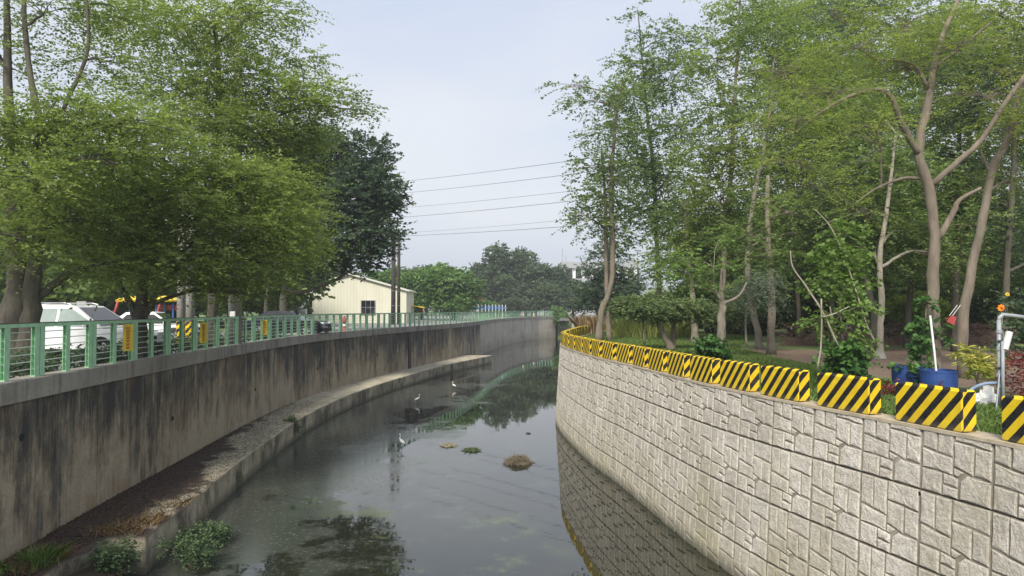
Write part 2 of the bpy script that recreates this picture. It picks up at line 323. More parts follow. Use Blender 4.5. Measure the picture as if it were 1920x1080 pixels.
def catmull(pts, step=.5):
    pts = [Vector((*p, 0)) if len(p) == 2 else Vector(p) for p in pts]; q = [2 * pts[0] - pts[1]] + pts + [2 * pts[-1] - pts[-2]]; outp = []
    for i in range(1, len(q) - 2):
        n = max(2, int((q[i + 1] - q[i]).length / step))
        for k in range(n):
            t = k / n; a, b, c, d = q[i - 1:i + 3]
            outp.append(.5 * ((2 * b) + (c - a) * t + (2 * a - 5 * b + 4 * c - d) * t * t + (3 * b - a - 3 * c + d) * t ** 3))
    outp.append(pts[-1]); return outp
class Path:
    def __init__(s, pts):
        s.p = catmull(pts, .3); s.l = [0]
        for a, b in zip(s.p, s.p[1:]): s.l.append(s.l[-1] + (b - a).length)
        s.len = s.l[-1]
    def at(s, d):
        d = min(max(d, 0), s.len); import bisect
        i = min(max(bisect.bisect(s.l, d) - 1, 0), len(s.p) - 2); t = (d - s.l[i]) / max(1e-6, s.l[i + 1] - s.l[i]); p = s.p[i].lerp(s.p[i + 1], t)
        tg = (s.p[min(i + 2, len(s.p) - 1)] - s.p[max(i - 1, 0)]).normalized(); return p, tg
    def at_y(s, y):
        for k in range(len(s.p) - 1):
            if s.p[k].y <= y <= s.p[k + 1].y: return s.l[k]
        return s.len
def strip(path, d0, d1, prof, name, mat, parent=None, step=.5, sgn=1):
    """sweep prof [(offset to the right of travel, z)] along the path"""
    mb = MB(); n = max(1, int(round((d1 - d0) / step))); k = len(prof)
    for i in range(n + 1):
        p, t = path.at(d0 + (d1 - d0) * i / n); r = Vector((t.y, -t.x, 0)) * sgn
        mb.v += [tuple(p + r * o + Vector((0, 0, z))) for o, z in prof]
    for i in range(n):
        for j in range(k):
            j2 = (j + 1) % k; f = (i * k + j, i * k + j2, (i + 1) * k + j2, (i + 1) * k + j); mb.f.append(f if sgn > 0 else f[::-1])
    mb.f += [tuple(range(k)), tuple(range(n * k + k - 1, n * k - 1, -1))]; mb.m = [0] * len(mb.f)
    return mb.build(name, mat, parent)

# ------------------------------------------------------------------ setting
ZL, ZR, ZROAD = 4.13, 3.77, 3.95
LW = Path([(-7.6, -8), (-8.2, 0), (-8.9, 7), (-9.5, 13.2), (-9.9, 17), (-10.3, 22), (-10.9, 30), (-11.0, 38), (-10.3, 45), (-8.9, 53), (-7.3, 61), (-5.3, 71), (-3.9, 82), (-3.1, 92), (-1.3, 107), (1.0, 119), (4.2, 130), (8.4, 137.5)])
RW = Path([(7.9, -2), (7.25, 4), (6.75, 7.2), (6.40, 9.1), (5.92, 10.9), (5.42, 12.6), (4.98, 14.2), (4.45, 16.7), (4.0, 19.8), (3.6, 22.6), (3.1, 25.3), (2.72, 28.6), (2.42, 32), (2.40, 35.3), (2.95, 39.5), (4.6, 48), (8.0, 60), (16, 76), (34, 92)])

mb = MB(); mb.add([(-60, -40, 0), (300, -40, 0), (300, 400, 0), (-60, 400, 0)], [(0, 1, 2, 3)]); tag(mb.build('water', M['water']), kind='structure')
mb = MB(); mb.add([(-900, -200, -.6), (900, -200, -.6), (900, 1500, -.6), (-900, 1500, -.6)], [(0, 1, 2, 3)]); tag(mb.build('canal_bed', M['soil']), kind='structure')
def bank(name, pts, z, mat):
    import mathutils
    tris = mathutils.geometry.tessellate_polygon([[Vector((p[0], p[1], 0)) for p in pts]])
    mb = MB(); mb.add([(p[0], p[1], z) for p in pts], [tuple(t) for t in tris]); o = mb.build(name, mat)
    me = o.data
    if me.polygons[0].normal.z < 0: me.flip_normals()
    return tag(o, kind='structure')
lp = []
for i in range(0, int(LW.len) + 1, 2):
    p, t = LW.at(i); lp.append(p + Vector((-t.y, t.x, 0)) * .3)
bank('left_bank', [(-900, -8)] + [(p.x, p.y) for p in lp] + [(8.9, 141), (8.9, 1500), (-900, 1500)], ZROAD, M['lground'])
rp_ = []
for i in range(0, int(RW.len) + 1, 1):
    p, t = RW.at(i); rp_.append(p + Vector((t.y, -t.x, 0)) * .3)
bank('right_bank', [(p.x, p.y) for p in rp_] + [(900, 92), (900, -2)], ZR - .05, M['ground'])
bank('far_bank', [(8.9, 141), (16, 143), (60, 150), (900, 160), (900, 1500), (8.9, 1500)], 3.6, M['lground'])
mb = MB(); mb.add([(8.9, 141, 3.6), (16, 143, 3.6), (60, 150, 3.6), (900, 160, 3.6), (900, 157, -.4), (60, 147, -.4), (16, 140, -.4), (8.9, 138, -.4)], [(0, 1, 6, 7), (1, 2, 5, 6), (2, 3, 4, 5)])
tag(mb.build('far_bank_slope', M['lf_grass'] and M['ground']), kind='structure')

# left canal wall: bays of concrete with recessed joints under one coping
wl = thing('canal_wall', 'stained grey concrete canal wall under the green fence on left bank', 'wall')
d = 0; jd = LW.at_y(84)
while d < LW.len - .5:
    bay = 8.4 if d < jd else 5.0; e = min(LW.len, d + bay)
    far = d >= jd - 2
    o = strip(LW, d + .012, e - .012, [(0, -.5), (0, ZL - .40), (-.45, ZL - .40), (-.45, -.5)], 'wall_panel', M['farwall'] if far else M['stained'], wl)
    if far:
        for zz in (1.0, 2.0, 3.0):
            strip(LW, d + .02, e - .02, [(.012, zz), (.012, zz + .05), (-.02, zz + .05), (-.02, zz)], 'moulding', M['farwall'], wl)
    d = e
strip(LW, 0, LW.len, [(-.04, -.5), (-.04, ZL - .45), (-.40, ZL - .45), (-.40, -.5)], 'wall_core', M['black'], wl)
d = 0
while d < LW.len - .5:
    e = min(LW.len, d + 8.4)
    strip(LW, d + .006, e - .006, [(.06, ZL - .42), (.06, ZL - .02), (.04, ZL), (-.36, ZL), (-.38, ZL - .02), (-.38, ZL - .42)], 'coping', M['coping'], wl); d = e
# end return of the wall, a raised strip shaped for the dark stain, drain streaks
pe, te = LW.at(LW.len)
for y, wd, dk in ((56.5, .5, 0), (77, .25, 1), (79, .25, 1)):
    dd = LW.at_y(y); strip(LW, dd, dd + wd, [(.10, .3), (.035, ZL - .5), (0.0, ZL - .5), (0.0, .3)], 'drain_streak' if dk else 'stain_strip', M['coping'] if dk else M['wood'], wl)
# weep holes
for y, z in ((14.1, 3.0), (22, 2.2), (30.5, 2.1), (40, 2.2), (50, 2.3)):
    p, t = LW.at(LW.at_y(y)); r = Vector((t.y, -t.x, 0)); mb = MB(); c = p + r * .02 + Vector((0, 0, z)); mb.tube([c - r * .05, c + r * .0], .07, 10); mb.build('weep_hole', M['black'], wl)

# ledge
lo = [(-6.6, 6), (-7.3, 11.5), (-7.63, 14.8), (-7.95, 18), (-8.4, 21.6), (-8.9, 27), (-9.2, 33), (-8.8, 41.2), (-7.3, 51.5), (-5.3, 61.5), (-2.0, 73)]
LO = Path(lo)
def ledge_seg(y0, y1, name='ledge_slab'):
    mb = MB(); n = max(2, int((y1 - y0) / .6))
    ring = 5
    for i in range(n + 1):
        y = y0 + (y1 - y0) * i / n; a, _ = LO.at(LO.at_y(y)); b, _ = LW.at(LW.at_y(y + .0001)); zt = .80
        w = .015 * math.sin(y * 3.1) + .012 * math.sin(y * 7.7)
        mb.v += [(a.x + w, y, -.5), (a.x + w, y, zt - .03), (a.x + w - .03, y, zt), (b.x - .01, y, zt), (b.x - .01, y, -.5)]
    for i in range(n):
        for j in range(4): mb.f.append((i * ring + j + 1, i * ring + j, (i + 1) * ring + j, (i + 1) * ring + j + 1))
    mb.f += [tuple(range(ring)), tuple(range(n * ring + ring - 1, n * ring - 1, -1))]; mb.m = [0] * len(mb.f)
    return mb
lg = thing('canal_ledge', 'low stained concrete ledge with dead leaf litter at foot of left wall', 'ledge')
ys = [14.9, 22, 29, 36, 43, 50, 57, 65, 73]
for a, b in zip(ys, ys[1:]): ledge_seg(a + .012, b - .012).build('ledge_slab', M['ledge'], lg)
mb = MB(); near_ = [(-9.66, 14.88), (-9.45, 12.6), (-9.1, 9.5), (-8.15, 9.5), (-8.25, 12.0), (-8.42, 13.4), (-8.30, 14.1), (-8.45, 14.88)]; n_ = len(near_)
mb.add([(x, y, -.4) for x, y in near_] + [(x, y, .79) for x, y in near_], [tuple(range(2 * n_ - 1, n_ - 1, -1))] + [(i, (i + 1) % n_, n_ + (i + 1) % n_, n_ + i) for i in range(n_)]); mb.build('ledge_slab', M['ledge'], lg)
mb = MB(); mb.add([(-8.2, 2, .35), (-6.9, 2, -.1), (-7.75, 14.88, .38), (-8.6, 14.88, .5), (-8.6, 2, .5)], [(0, 1, 2), (0, 2, 3), (0, 3, 4)]); tag(mb.build('mud_bank', M['soil']), kind='structure')

# right wall of moulded stone panels
PW, PH, TOPH, BAT = 1.15, 1.10, .90, .27 / 4.2
STONES = [[(0, 0), (.23, 0), (.23, .45), (0, .43)], [(.23, 0), (.475, 0), (.475, .49), (.23, .46)], [(.475, 0), (1, 0), (1, .30), (.475, .26)],
          [(0, .44), (.475, .50), (.475, .71), (0, .69)], [(.475, .27), (.765, .29), (.765, .67), (.64, .64), (.475, .60)], [(.765, .30), (1, .31), (1, .68), (.765, .66)],
          [(0, .70), (.32, .71), (.32, 1), (0, 1)], [(.32, .71), (.475, .72), (.555, .74), (.555, .86), (.32, .85)], [(.32, .86), (.555, .87), (.555, 1), (.32, 1)], [(.565, .76), (.66, .67), (.765, .68), (1, .69), (1, 1), (.565, 1)],
          [(.475, .61), (.635, .65), (.56, .73), (.475, .71)]]
def clip_top(poly, v0):
    outp = []
    for (a, b), (c, d_) in zip(poly, poly[1:] + poly[:1]):
        if b >= v0: outp.append((a, b))
        if (b < v0) != (d_ < v0): t = (v0 - b) / (d_ - b); outp.append((a + (c - a) * t, v0))
    return outp
def stone_mesh(poly, seed, h=.05):
    """local: x along wall, y out of the wall, z down from panel top (negative)"""
    rnd = random.Random(seed); cx = sum(p[0] for p in poly) / len(poly); cy = sum(p[1] for p in poly) / len(poly)
    poly = [(.5 + (p[0] - .5) * .984, .5 + (p[1] - .5) * .982) for p in poly]
    P3 = [(p[0] * PW, -p[1] * PH) for p in poly]; c = (cx * PW, -cy * PH)
    # subdivide the outline so that the edge is uneven
    ol = []
    for (a, b), (e, g) in zip(P3, P3[1:] + P3[:1]):
        n = max(1, int(round(math.hypot(e - a, g - b) / .13)))
        for k in range(n): ol.append((a + (e - a) * k / n, b + (g - b) * k / n))
    n = len(ol); vs = []
    def ring(inset, y, jit, yj):
        for a, b in ol:
            dx, dy = c[0] - a, c[1] - b; l = math.hypot(dx, dy); s = inset / l if l else 0
            vs.append((a + max(-.3, min(.3, dx)) / max(.05, abs(dx)) * min(abs(dx), .006 if inset < .04 else 0) + dx * s + rnd.uniform(-jit, jit), y + rnd.uniform(-yj, yj), b + dy * s + rnd.uniform(-jit, jit)))
    ring(.013, 0, 0, 0); ring(.018, h * .6, .003, .002); ring(.032, h, .006, .003)
    ins = min(math.hypot(p[0] - c[0], p[1] - c[1]) for p in ol) * .5
    ring(max(.05, ins), h * 1.06, .008, .006); vs.append((c[0], h * 1.06 + rnd.uniform(-.004, .004), c[1]))
    fs = []
    for k in range(3):
        for i in range(n): j = (i + 1) % n; fs.append((k * n + i, k * n + j, (k + 1) * n + j, (k + 1) * n + i))
    for i in range(n): fs.append((3 * n + i, 3 * n + (i + 1) % n, 4 * n))
    me = bpy.data.meshes.new('stone'); me.from_pydata(vs, [], fs); me.materials.append(M['stone']); me.update()
    if me.polygons[len(fs) - 1].normal.y < 0: me.flip_normals()
    return me
V0 = 1 - TOPH / PH
smesh = {}
for k, po in enumerate(STONES):
    for var in range(2): smesh[(k, 0, var)] = stone_mesh(po, k * 17 + var, .017 + .004 * ((k * 7 + var) % 3))
    cp = clip_top(po, V0)
    if len(cp) > 2 and max(p[1] for p in cp) - V0 > .06:
        for var in range(2): smesh[(k, 1, var)] = stone_mesh([(a, b) for a, b in cp], k * 23 + var, .017 + .004 * ((k * 5 + var) % 3))
wr = thing('retaining_wall', 'pale retaining wall of moulded split stone panels on right bank', 'wall')
def slab(top): 
    mb = MB(); h = TOPH if top else PH; z0 = -(PH - TOPH) if top else 0
    mb.box((PW / 2, -.06, z0 - h / 2), (PW - .014, .12, h - .018)); o = mb.build('stone_panel', M['joint']); me = o.data; bpy.data.objects.remove(o); return me
slabs = {0: slab(0), 1: slab(1)}
# panel edges are counted so that stones nearest the camera become single objects
ncol = int(RW.len / PW); panels = []
for i in range(ncol):
    d0 = i * PW
    p0, _ = RW.at(d0); p1, _ = RW.at(d0 + PW)
    if p1.y < 6.5 or p0.y > 62: continue
    for r in range(4):
        zt = ZR - (0 if r == 0 else TOPH + (r - 1) * PH)
        panels.append((((p0 + p1) / 2).length + .5 * r, i, r, p0, p1, zt))
def nrm(p0, p1):
    t = (p0 - p1).normalized(); return t, Vector((t.y, -t.x, 0)) * 1.0
cnt = 0; rest = MB(); npan = 0
for dist, i, r, p0, p1, zt in sorted(panels, key=lambda a: a[0]):
    # x axis runs from the far edge to the near edge (left to right in the picture); y axis out over the water
    t = (p0 - p1).normalized(); n = Vector((t.y, -t.x, 0))
    if n.x > 0: n = -n
    up = (Vector((0, 0, 1)) - n * BAT).normalized(); n2 = t.cross(up); 
    if n2.dot(n) < 0: n2 = -n2
    zloc = zt + ((PH - TOPH) if r == 0 else 0)
    org = p1 + Vector((0, 0, zloc)) + n * ((ZR - zloc) * BAT)
    Mx = Matrix((t, n2, up)).transposed().to_4x4(); Mx.translation = org
    Mx = Mx @ Matrix.Diagonal(((p0 - p1).length / PW, 1, 1, 1))
    pan = link('stone_panel', slabs[1 if r == 0 else 0], wr); pan.matrix_world = Mx
    for k in range(11):
        key = (k, 1 if r == 0 else 0, (i * 3 + r + k) % 2)
        if key not in smesh: continue
        zc = zloc - sum(p[1] for p in STONES[k]) / len(STONES[k]) * PH
        vis = 8.0 < p0.y
        if vis and cnt < 300 and zc > -.1:
            s = link('stone', smesh[key], pan); cnt += 1
        elif zc > -.5:
            me = smesh[key]; rest.add([Mx @ v.co for v in me.vertices], [tuple(f.vertices) for f in me.polygons])
tag(rest.build('stone_facing', M['stone'], wr), kind='stuff')
d1 = RW.at_y(62)
strip(RW, 2, RW.len, [(.06, ZR - .04), (.45, ZR - .04), (.45, -.5), (.12, -.5)], 'wall_core', M['joint'], wr)
strip(RW, 2, d1, [(-.035, ZR - .03), (-.03, ZR + .018), (.40, ZR + .02), (.42, ZR - .03)], 'wall_top', M['captan'], wr)
for x, y in ((1492, 858), (1723, 925), (1400, 1006), (1215, 815), (1295, 745)):
    # on the wall face: march along the sight line until it crosses the face
    best = None
    for k in range(900, 4500):
        q = at(x, y, k / 100)
        dd = RW.at_y(q.y); pp, tt = RW.at(dd); nx = pp.x - (ZR - q.z) * BAT
        if q.x >= nx - .06: best = (q, tt); break
    if best:
        q, tt = best; nv = Vector((-tt.y, tt.x, 0)); mb = MB(); mb.tube([q + nv * -.08, q + nv * .012], .032, 10); mb.build('weep_hole', M['black'], wr)

# ------------------------------------------------------------------ striped blocks
BL, BH, BT = 1.2, .58, .26
mb = MB(); mb.cbox((0, 0, BH / 2), (BL, BT, BH), .018); blk0 = mb.build('striped_block', M['stripes']); bme = blk0.data; bpy.data.objects.remove(blk0)
ordn = ['first', 'second', 'third', 'fourth', 'fifth', 'sixth', 'seventh', 'eighth', 'ninth', 'tenth', 'eleventh', 'twelfth', 'thirteenth', 'fourteenth', 'fifteenth', 'sixteenth', 'seventeenth', 'eighteenth', 'nineteenth', 'twentieth']
d = RW.at_y(9.72) - .39 - BL; nb = 0; tipd = RW.at_y(35.8); blocks = []
while d < RW.at_y(60):
    p, t = RW.at(d + BL / 2); n = Vector((t.y, -t.x, 0)); c = p + n * (.03 + BT / 2)
    if nb < 6: gap = (.56, .52, .48, .42, .4, .4)[nb]
    else: gap = .34
    back = d > tipd - 1.0
    if not back: nback = nb + 1
    o = link('striped_block', bme); o.location = (c.x, c.y, ZR + .02); o.rotation_euler = (0, 0, math.atan2(-t.y, -t.x) + random.uniform(-.02, .02))
    if nb == 0: lab = 'black and yellow striped block cut off by the right picture edge'
    elif not back: lab = f'black and yellow striped concrete block, {ordn[nb]} from the right picture edge' if nb < 20 else f'small far striped block on the stone wall, {ordn[nb - 20]} before its tip stretch'
    else: lab = f'{ordn[min(19, nb - nback)]} small striped block of the row running back from the wall tip'
    tag(o, lab, 'barrier block', 'striped barrier blocks on the stone wall'); blocks.append(o)
    if nb >= 20 or back: o['group'] = 'far striped barrier blocks near the wall tip'
    d += BL + gap; nb += 1

# ------------------------------------------------------------------ green fence
fe = thing('green_fence', 'green metal fence with flat posts and thin bars along left wall', 'fence')
FH = 1.08; PL = 2.25
mb = MB()
for yy in (-.035, .035): mb.box((0, yy, FH / 2 - .02), (.175, .008, FH - .06))
mb.box((0, 0, FH / 2 - .02), (.012, .062, FH - .06)); mb.box((0, 0, .012), (.17, .1, .02)); o = mb.build('fence_post', M['green']); pme = o.data; bpy.data.objects.remove(o)
mb = MB(); mb.tube([(0, 0, 0), (1, 0, 0)], .011, 6); o = mb.build('bar', M['green_bar']); barme = o.data; bpy.data.objects.remove(o)
mb = MB(); mb.box((.5, 0, 0), (1, .09, .075), mi=0); mb.box((.5, 0, .046), (1, .10, .016), mi=1); o = mb.build('top_rail', [M['green'], M['railcap']]); railme = o.data; bpy.data.objects.remove(o)
def fp(d, off=-.10): p, t = LW.at(d); return p + Vector((-t.y, t.x, 0)) * -off * -1 + Vector((0, 0, ZL)), t
def fpos(d):
    p, t = LW.at(d); l = Vector((-t.y, t.x, 0)); return p + l * .12 + Vector((0, 0, ZL)), t
d = LW.at_y(8.2); k = 0; nbar = 0; restb = MB(); bars_z = [.16, .31, .46, .61, .76, .91]
while d < LW.len - .3:
    e = min(d + PL, LW.len - .08); a, ta = fpos(d); b, tb = fpos(e); ang = math.atan2((b - a).y, (b - a).x); L_ = (b - a).length; u = (b - a).normalized()
    for off in (.10, L_ / 2, L_ - .10):
        o = link('fence_post', pme, fe); q = a + u * off; o.location = q; o.rotation_euler = (0, 0, ang + (0.9 if off != L_ / 2 else .9) * 0)
    o = link('top_rail', railme, fe); o.location = a + Vector((0, 0, FH - .03)); o.rotation_euler = (0, 0, ang); o.scale = (L_ - .004, 1, 1)
    for z in bars_z:
        if nbar < 300:
            o = link('bar', barme, fe); o.location = a + Vector((0, 0, z)); o.rotation_euler = (0, 0, ang); o.scale = (L_, 1, 1); nbar += 1
        else: restb.tube([a + Vector((0, 0, z)), b + Vector((0, 0, z))], .011, 4)
    d = e; k += 1
tag(restb.build('far_bars', M['green_bar'], fe), kind='stuff')

# yellow notice boards hung on the fence, red writing in a column
STROKES = [[(0, .5, 1, .5), (.5, 0, .5, 1), (.1, .15, .9, .15), (.15, .95, .85, .95)], [(.1, .9, .9, .9), (.1, .1, .1, .9), (.9, .1, .9, .9), (.1, .5, .9, .5), (.1, .1, .9, .1)], [(.5, 1, .1, .4), (.5, 1, .9, .4), (.2, .5, .8, .5), (.5, .6, .5, 0), (.15, .05, .85, .05)], [(0, .8, 1, .8), (.3, 1, .3, .6), (.7, 1, .7, .6), (.15, .45, .85, .45), (.5, .55, .5, 0), (.2, .2, .8, .2)]]
def notice(x, ytop, ybot, label, seed, w=.19):
    xs = [LW.at_y(10 + .05 * k) for k in range(800)]
    dd = min(xs, key=lambda q: abs(fpos(q)[0].x / fpos(q)[0].y * F + 960 - x)); p, t = fpos(dd); n = Vector((t.y, -t.x, 0))
    D = p.y; zt = at(x, ytop, D).z; zb = at(x, ybot, D).z; h = zt - zb
    # the board is bent round to face along the canal
    fac = Vector((.55, -.83, 0)).normalized(); ang = math.atan2(fac.y, fac.x) + PI / 2
    c = p + n * .10; o = thing('notice_board', label, 'sign', (c.x, c.y, zb), ang, 'yellow notices on the green fence')
    mb = MB(); mb.box((0, 0, h / 2), (w, .006, h)); mb.build('board', M['yellow'], o)
    rr = random.Random(seed); tx = MB(); nch = 7; ch = h * .86 / nch; cw = w * .46
    for k in range(nch):
        z0 = h * .07 + (nch - 1 - k) * ch
        for (x0, y0, x1, y1) in STROKES[rr.randrange(4)]:
            a = Vector((-cw / 2 + cw * x0, -.005, z0 + y0 * ch * .8)); b = Vector((-cw / 2 + cw * x1, -.005, z0 + y1 * ch * .8)); dv = (b - a); pr = Vector((-dv.z, 0, dv.x)).normalized() * .008
            tx.add([a - pr, b - pr, b + pr, a + pr], [(0, 1, 2, 3)])
    tx.build('lettering', M['redink'], o)
notice(230, 608, 658, 'yellow notice with red column of writing, nearest one on the green fence', 1, .24)
notice(376, 605, 643, 'orange yellow notice on the green fence in front of the concrete poles', 2, .22)
notice(491, 600, 628, 'small yellow notice on the green fence in front of the black car', 3, .24)
# white box on the rail
p = at(436, 598, 27.2); mb = MB(); mb.cbox((0, 0, .1), (.2, .08, .2), .012); tag(mb.build('meter_box', M['white'], loc=(p.x, p.y, ZL + FH + .01)), 'small white box fixed on top of the green fence rail', 'box')
p = gx(424, 27.5, ZROAD); mb = MB(); mb.tube([(0, 0, 0), (0, 0, 1.0)], .035, 8); tag(mb.build('marker_pipe', plain('beige_pipe', (.55, .45, .30), .5), loc=p), 'short beige upright pipe behind the green fence', 'pipe')

# ------------------------------------------------------------------ foliage
TAUMUL = 2.2
def unit(v): return v / np.maximum(1e-9, np.linalg.norm(v, axis=-1, keepdims=True))
def foliage(lobes, leaf, tau=2.2, k=12, spray=.6, droop=.25, width=.42, flat=.6, shell=.35, seed=0, tonebase=0., ret_sprays=False):
    """lobes: (cx,cy,cz,rx,ry,rz[,density]); leaf length in m. Leaves sit both sides of short curved twigs."""
    g = np.random.default_rng(seed); tau = tau * TAUMUL; leaf = leaf * .98; width = min(.95, width * 1.15); VV = []; TT = []; SP = []
    for lb in lobes:
        lt = g.normal() * .13; c = np.array(lb[:3]); r = np.array(lb[3:6]); dn = lb[6] if len(lb) > 6 else 1.0
        area = PI * r[0] * r[2]; n = int(tau * dn * area / (leaf * leaf * width * .5 * .55)); ns = max(3, n // k)
        q = unit(g.normal(size=(ns, 3))); rad = g.random(ns) ** shell
        p = c + q * r * rad[:, None] * (1 + .18 * g.normal(size=(ns, 1)))
        d = unit(q * np.array([1, 1, .45]) + .45 * g.normal(size=(ns, 3)) * np.array([1, 1, .45]) + np.array([0, 0, .1]))
        Ls = spray * (.6 + .8 * g.random(ns))
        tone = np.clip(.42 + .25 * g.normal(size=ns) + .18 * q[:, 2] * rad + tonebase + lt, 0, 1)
        t = (np.arange(k) + .5) / k
        side = unit(np.cross(d, np.array([0, 0, 1.0])) + 1e-6)
        pos = p[:, None, :] + d[:, None, :] * (Ls[:, None] * t)[..., None] + np.array([0, 0, -1]) * (droop * Ls[:, None] * t ** 2)[..., None]
        sgn = np.where(np.arange(k) % 2 == 0, 1., -1.)
        ld = unit(d[:, None, :] * .6 + side[:, None, :] * sgn[None, :, None] + .35 * g.normal(size=(ns, k, 3)) + np.array([0, 0, -.25 * droop * 2]))
        nm = unit(np.array([0, 0, 1.0]) * flat + (1 - flat) * 1.2 * g.normal(size=(ns, k, 3)))
        wd = unit(np.cross(ld, nm)); l = leaf * (.65 + .6 * g.random((ns, k, 1)))
        b0 = pos; tip = pos + ld * l; mid = pos + ld * l * .5; w = wd * l * width * .5
        quad = np.stack([b0, mid + w, tip, mid - w], axis=2).reshape(-1, 4, 3)
        VV.append(quad); tl = np.repeat(np.clip(tone[:, None] + .10 * g.normal(size=(ns, k)), 0, 1).reshape(-1), 4); TT.append(tl); SP.append((p, pos[:, -1, :], c))
    V = np.concatenate(VV).reshape(-1, 3); T = np.concatenate(TT)
    if ret_sprays: return V, T, SP
    return V, T
TOTAL = [0]
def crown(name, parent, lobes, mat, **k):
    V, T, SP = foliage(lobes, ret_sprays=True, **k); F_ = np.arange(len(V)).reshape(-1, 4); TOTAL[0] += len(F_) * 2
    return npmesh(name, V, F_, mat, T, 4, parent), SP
def wobble(pts, rad, amp=.5, sub=4, seed=0):
    """smooth a poly of (Vector) with radii and add small irregularity"""
    rr = random.Random(seed); q = [Vector(p) for p in pts]; P4 = [Vector((*p, 0)) for p in q]
    e = [2 * q[0] - q[1]] + q + [2 * q[-1] - q[-2]]; o = []; ro = []
    for i in range(1, len(e) - 2):
        for k in range(sub):
            t = k / sub; a, b, c, d_ = e[i - 1:i + 3]; v = .5 * ((2 * b) + (c - a) * t + (2 * a - 5 * b + 4 * c - d_) * t * t + (3 * b - a - 3 * c + d_) * t ** 3)
            r = rad[i - 1] * (1 - t) + rad[i] * t; j = r * amp * .35; o.append(v + Vector((rr.uniform(-j, j), rr.uniform(-j, j), 0)) * (0 if not o else 1)); ro.append(r * rr.uniform(.93, 1.07))
    o.append(q[-1]); ro.append(rad[-1]); return o, ro
def tree(name, label, stems, lobes, leafm, bark, leaf=.12, tau=2.2, group=None, cat='tree', seed=0, limb_r=.07, twigs=3, cname='crown', zg=None, **k):
    """stems: lists of (Vector, radius); lobes in world coordinates"""
    base = stems[0][0][0]; root = thing(name, label, cat, base, 0, group); loc = Vector(base)
    pts_all = []
    for si, st in enumerate(stems):
        pts, rad = wobble([p for p, r in st], [r for p, r in st], seed=seed + si); mb = MB()
        if si == 0: rad[0] *= 1.35; rad[1] *= 1.12
        mb.tube([p - loc for p in pts], rad, 10 if rad[0] > .05 else 6); mb.build('trunk' if (si == 0 or (pts[0] - loc).length < .8) else 'limb', bark, root, True)
        pts_all += [(p, r) for p, r in zip(pts[2:], rad[2:])]
    rr = random.Random(seed)
    if lobes:
        _, SP = None, None
        L2 = [(l[0] - loc.x, l[1] - loc.y, l[2] - loc.z, *l[3:]) for l in lobes]
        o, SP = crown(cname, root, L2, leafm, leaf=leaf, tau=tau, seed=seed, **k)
        tw = MB()
        for l, (p0, p1, c) in zip(lobes, SP):
            cc = Vector(l[:3]); rmax = max(l[3:6])
            a, r = min(pts_all, key=lambda q: (q[0] - cc).length + max(0, q[0].z - cc.z + .3) * 2.0)
            m1 = a.lerp(cc, .5) + Vector((rr.uniform(-.1, .1), rr.uniform(-.1, .1), .10)) * (cc - a).length
            lr = min(limb_r, r * .7); pts, rad = wobble([a, m1, cc], [lr, lr * .7, lr * .3], 1.2, 5, seed + 3); mb = MB(); mb.tube([p - loc for p in pts], rad, 7, cap=False); mb.build('limb', bark, root, True)
            ids = rr.sample(range(len(p0)), min(len(p0), twigs * 4))
            for q in ids:
                s0 = Vector(pts[rr.randrange(len(pts) // 2, len(pts))]) - loc; e0 = Vector(p0[q]); e1 = Vector(p1[q]); md = s0.lerp(e0, .5) + Vector((0, 0, .08 * rmax))
                tw.tube([s0, md, e0, e1], [lr * .32, lr * .22, lr * .14, lr * .05], 4, cap=False)
        tw.build('twigs', bark, root); tag(root.children[-1], kind='stuff')
    return root
def lobe(x, y, D, rx, ry, dn=1.0, dd=1.0):
    """lobe given by sight line and depth, radii in photo pixels at that depth"""
    p = at(x, y, D); s = D / F; return (p.x, p.y, p.z, rx * s, (rx + ry) * .5 * s * dd, ry * s, dn)
def stem(*a):                      # (x, y, D, radius m)
    return [(at(x, y, D), r) for x, y, D, r in a]
def gst(x, D, r, *a, z=3.9):
    return [(gx(x, D, z), r)] + [(at(q[0], q[1], q[2]), q[3]) for q in a]

# left bank trees
tree('almond_tree', 'large spreading tree with a thick twin trunk at the far left beside the white car',
     [gst(28, 17, .34, (25, 600, 17, .30), (35, 520, 17, .24), (30, 430, 17.2, .2), (22, 300, 17.5, .14), (15, 150, 17.8, .10), (12, -60, 18, .06)),
      [(gx(50, 17, 3.9), .26)] + stem((55, 600, 17, .22), (62, 520, 17, .18), (78, 400, 17, .12), (85, 280, 17, .09), (58, 150, 17.5, .07), (45, 20, 17.8, .055), (50, -80, 18, .05)),
      stem((52, 580, 17, .13), (85, 545, 17.2, .10), (130, 515, 17.5, .085), (180, 490, 17.5, .06)),
      stem((84, 290, 17, .06), (130, 180, 17.4, .05), (165, 90, 17.6, .04), (160, -20, 17.6, .04))],
     [lobe(40, 250, 17, 105, 40), lobe(150, 215, 17, 110, 36), lobe(-60, 320, 17, 90, 60), lobe(70, 345, 15.5, 90, 40), lobe(20, 445, 16, 70, 45, .9), lobe(150, 410, 17.5, 80, 45), lobe(190, 500, 17.5, 50, 28, .8), lobe(240, 230, 16.5, 80, 32),
      lobe(90, 20, 18, 120, 36, .40), lobe(190, 120, 18.5, 90, 30, .55), lobe(-10, 100, 18, 60, 50, .35), lobe(180, 300, 16, 90, 36), lobe(230, 20, 19, 90, 40, .6), lobe(100, 290, 17.8, 100, 40)],
     M['lf_left'], M['bark_dark'], leaf=.105, tau=1.55, seed=1, spray=.62, droop=.25, flat=.55, limb_r=.07)
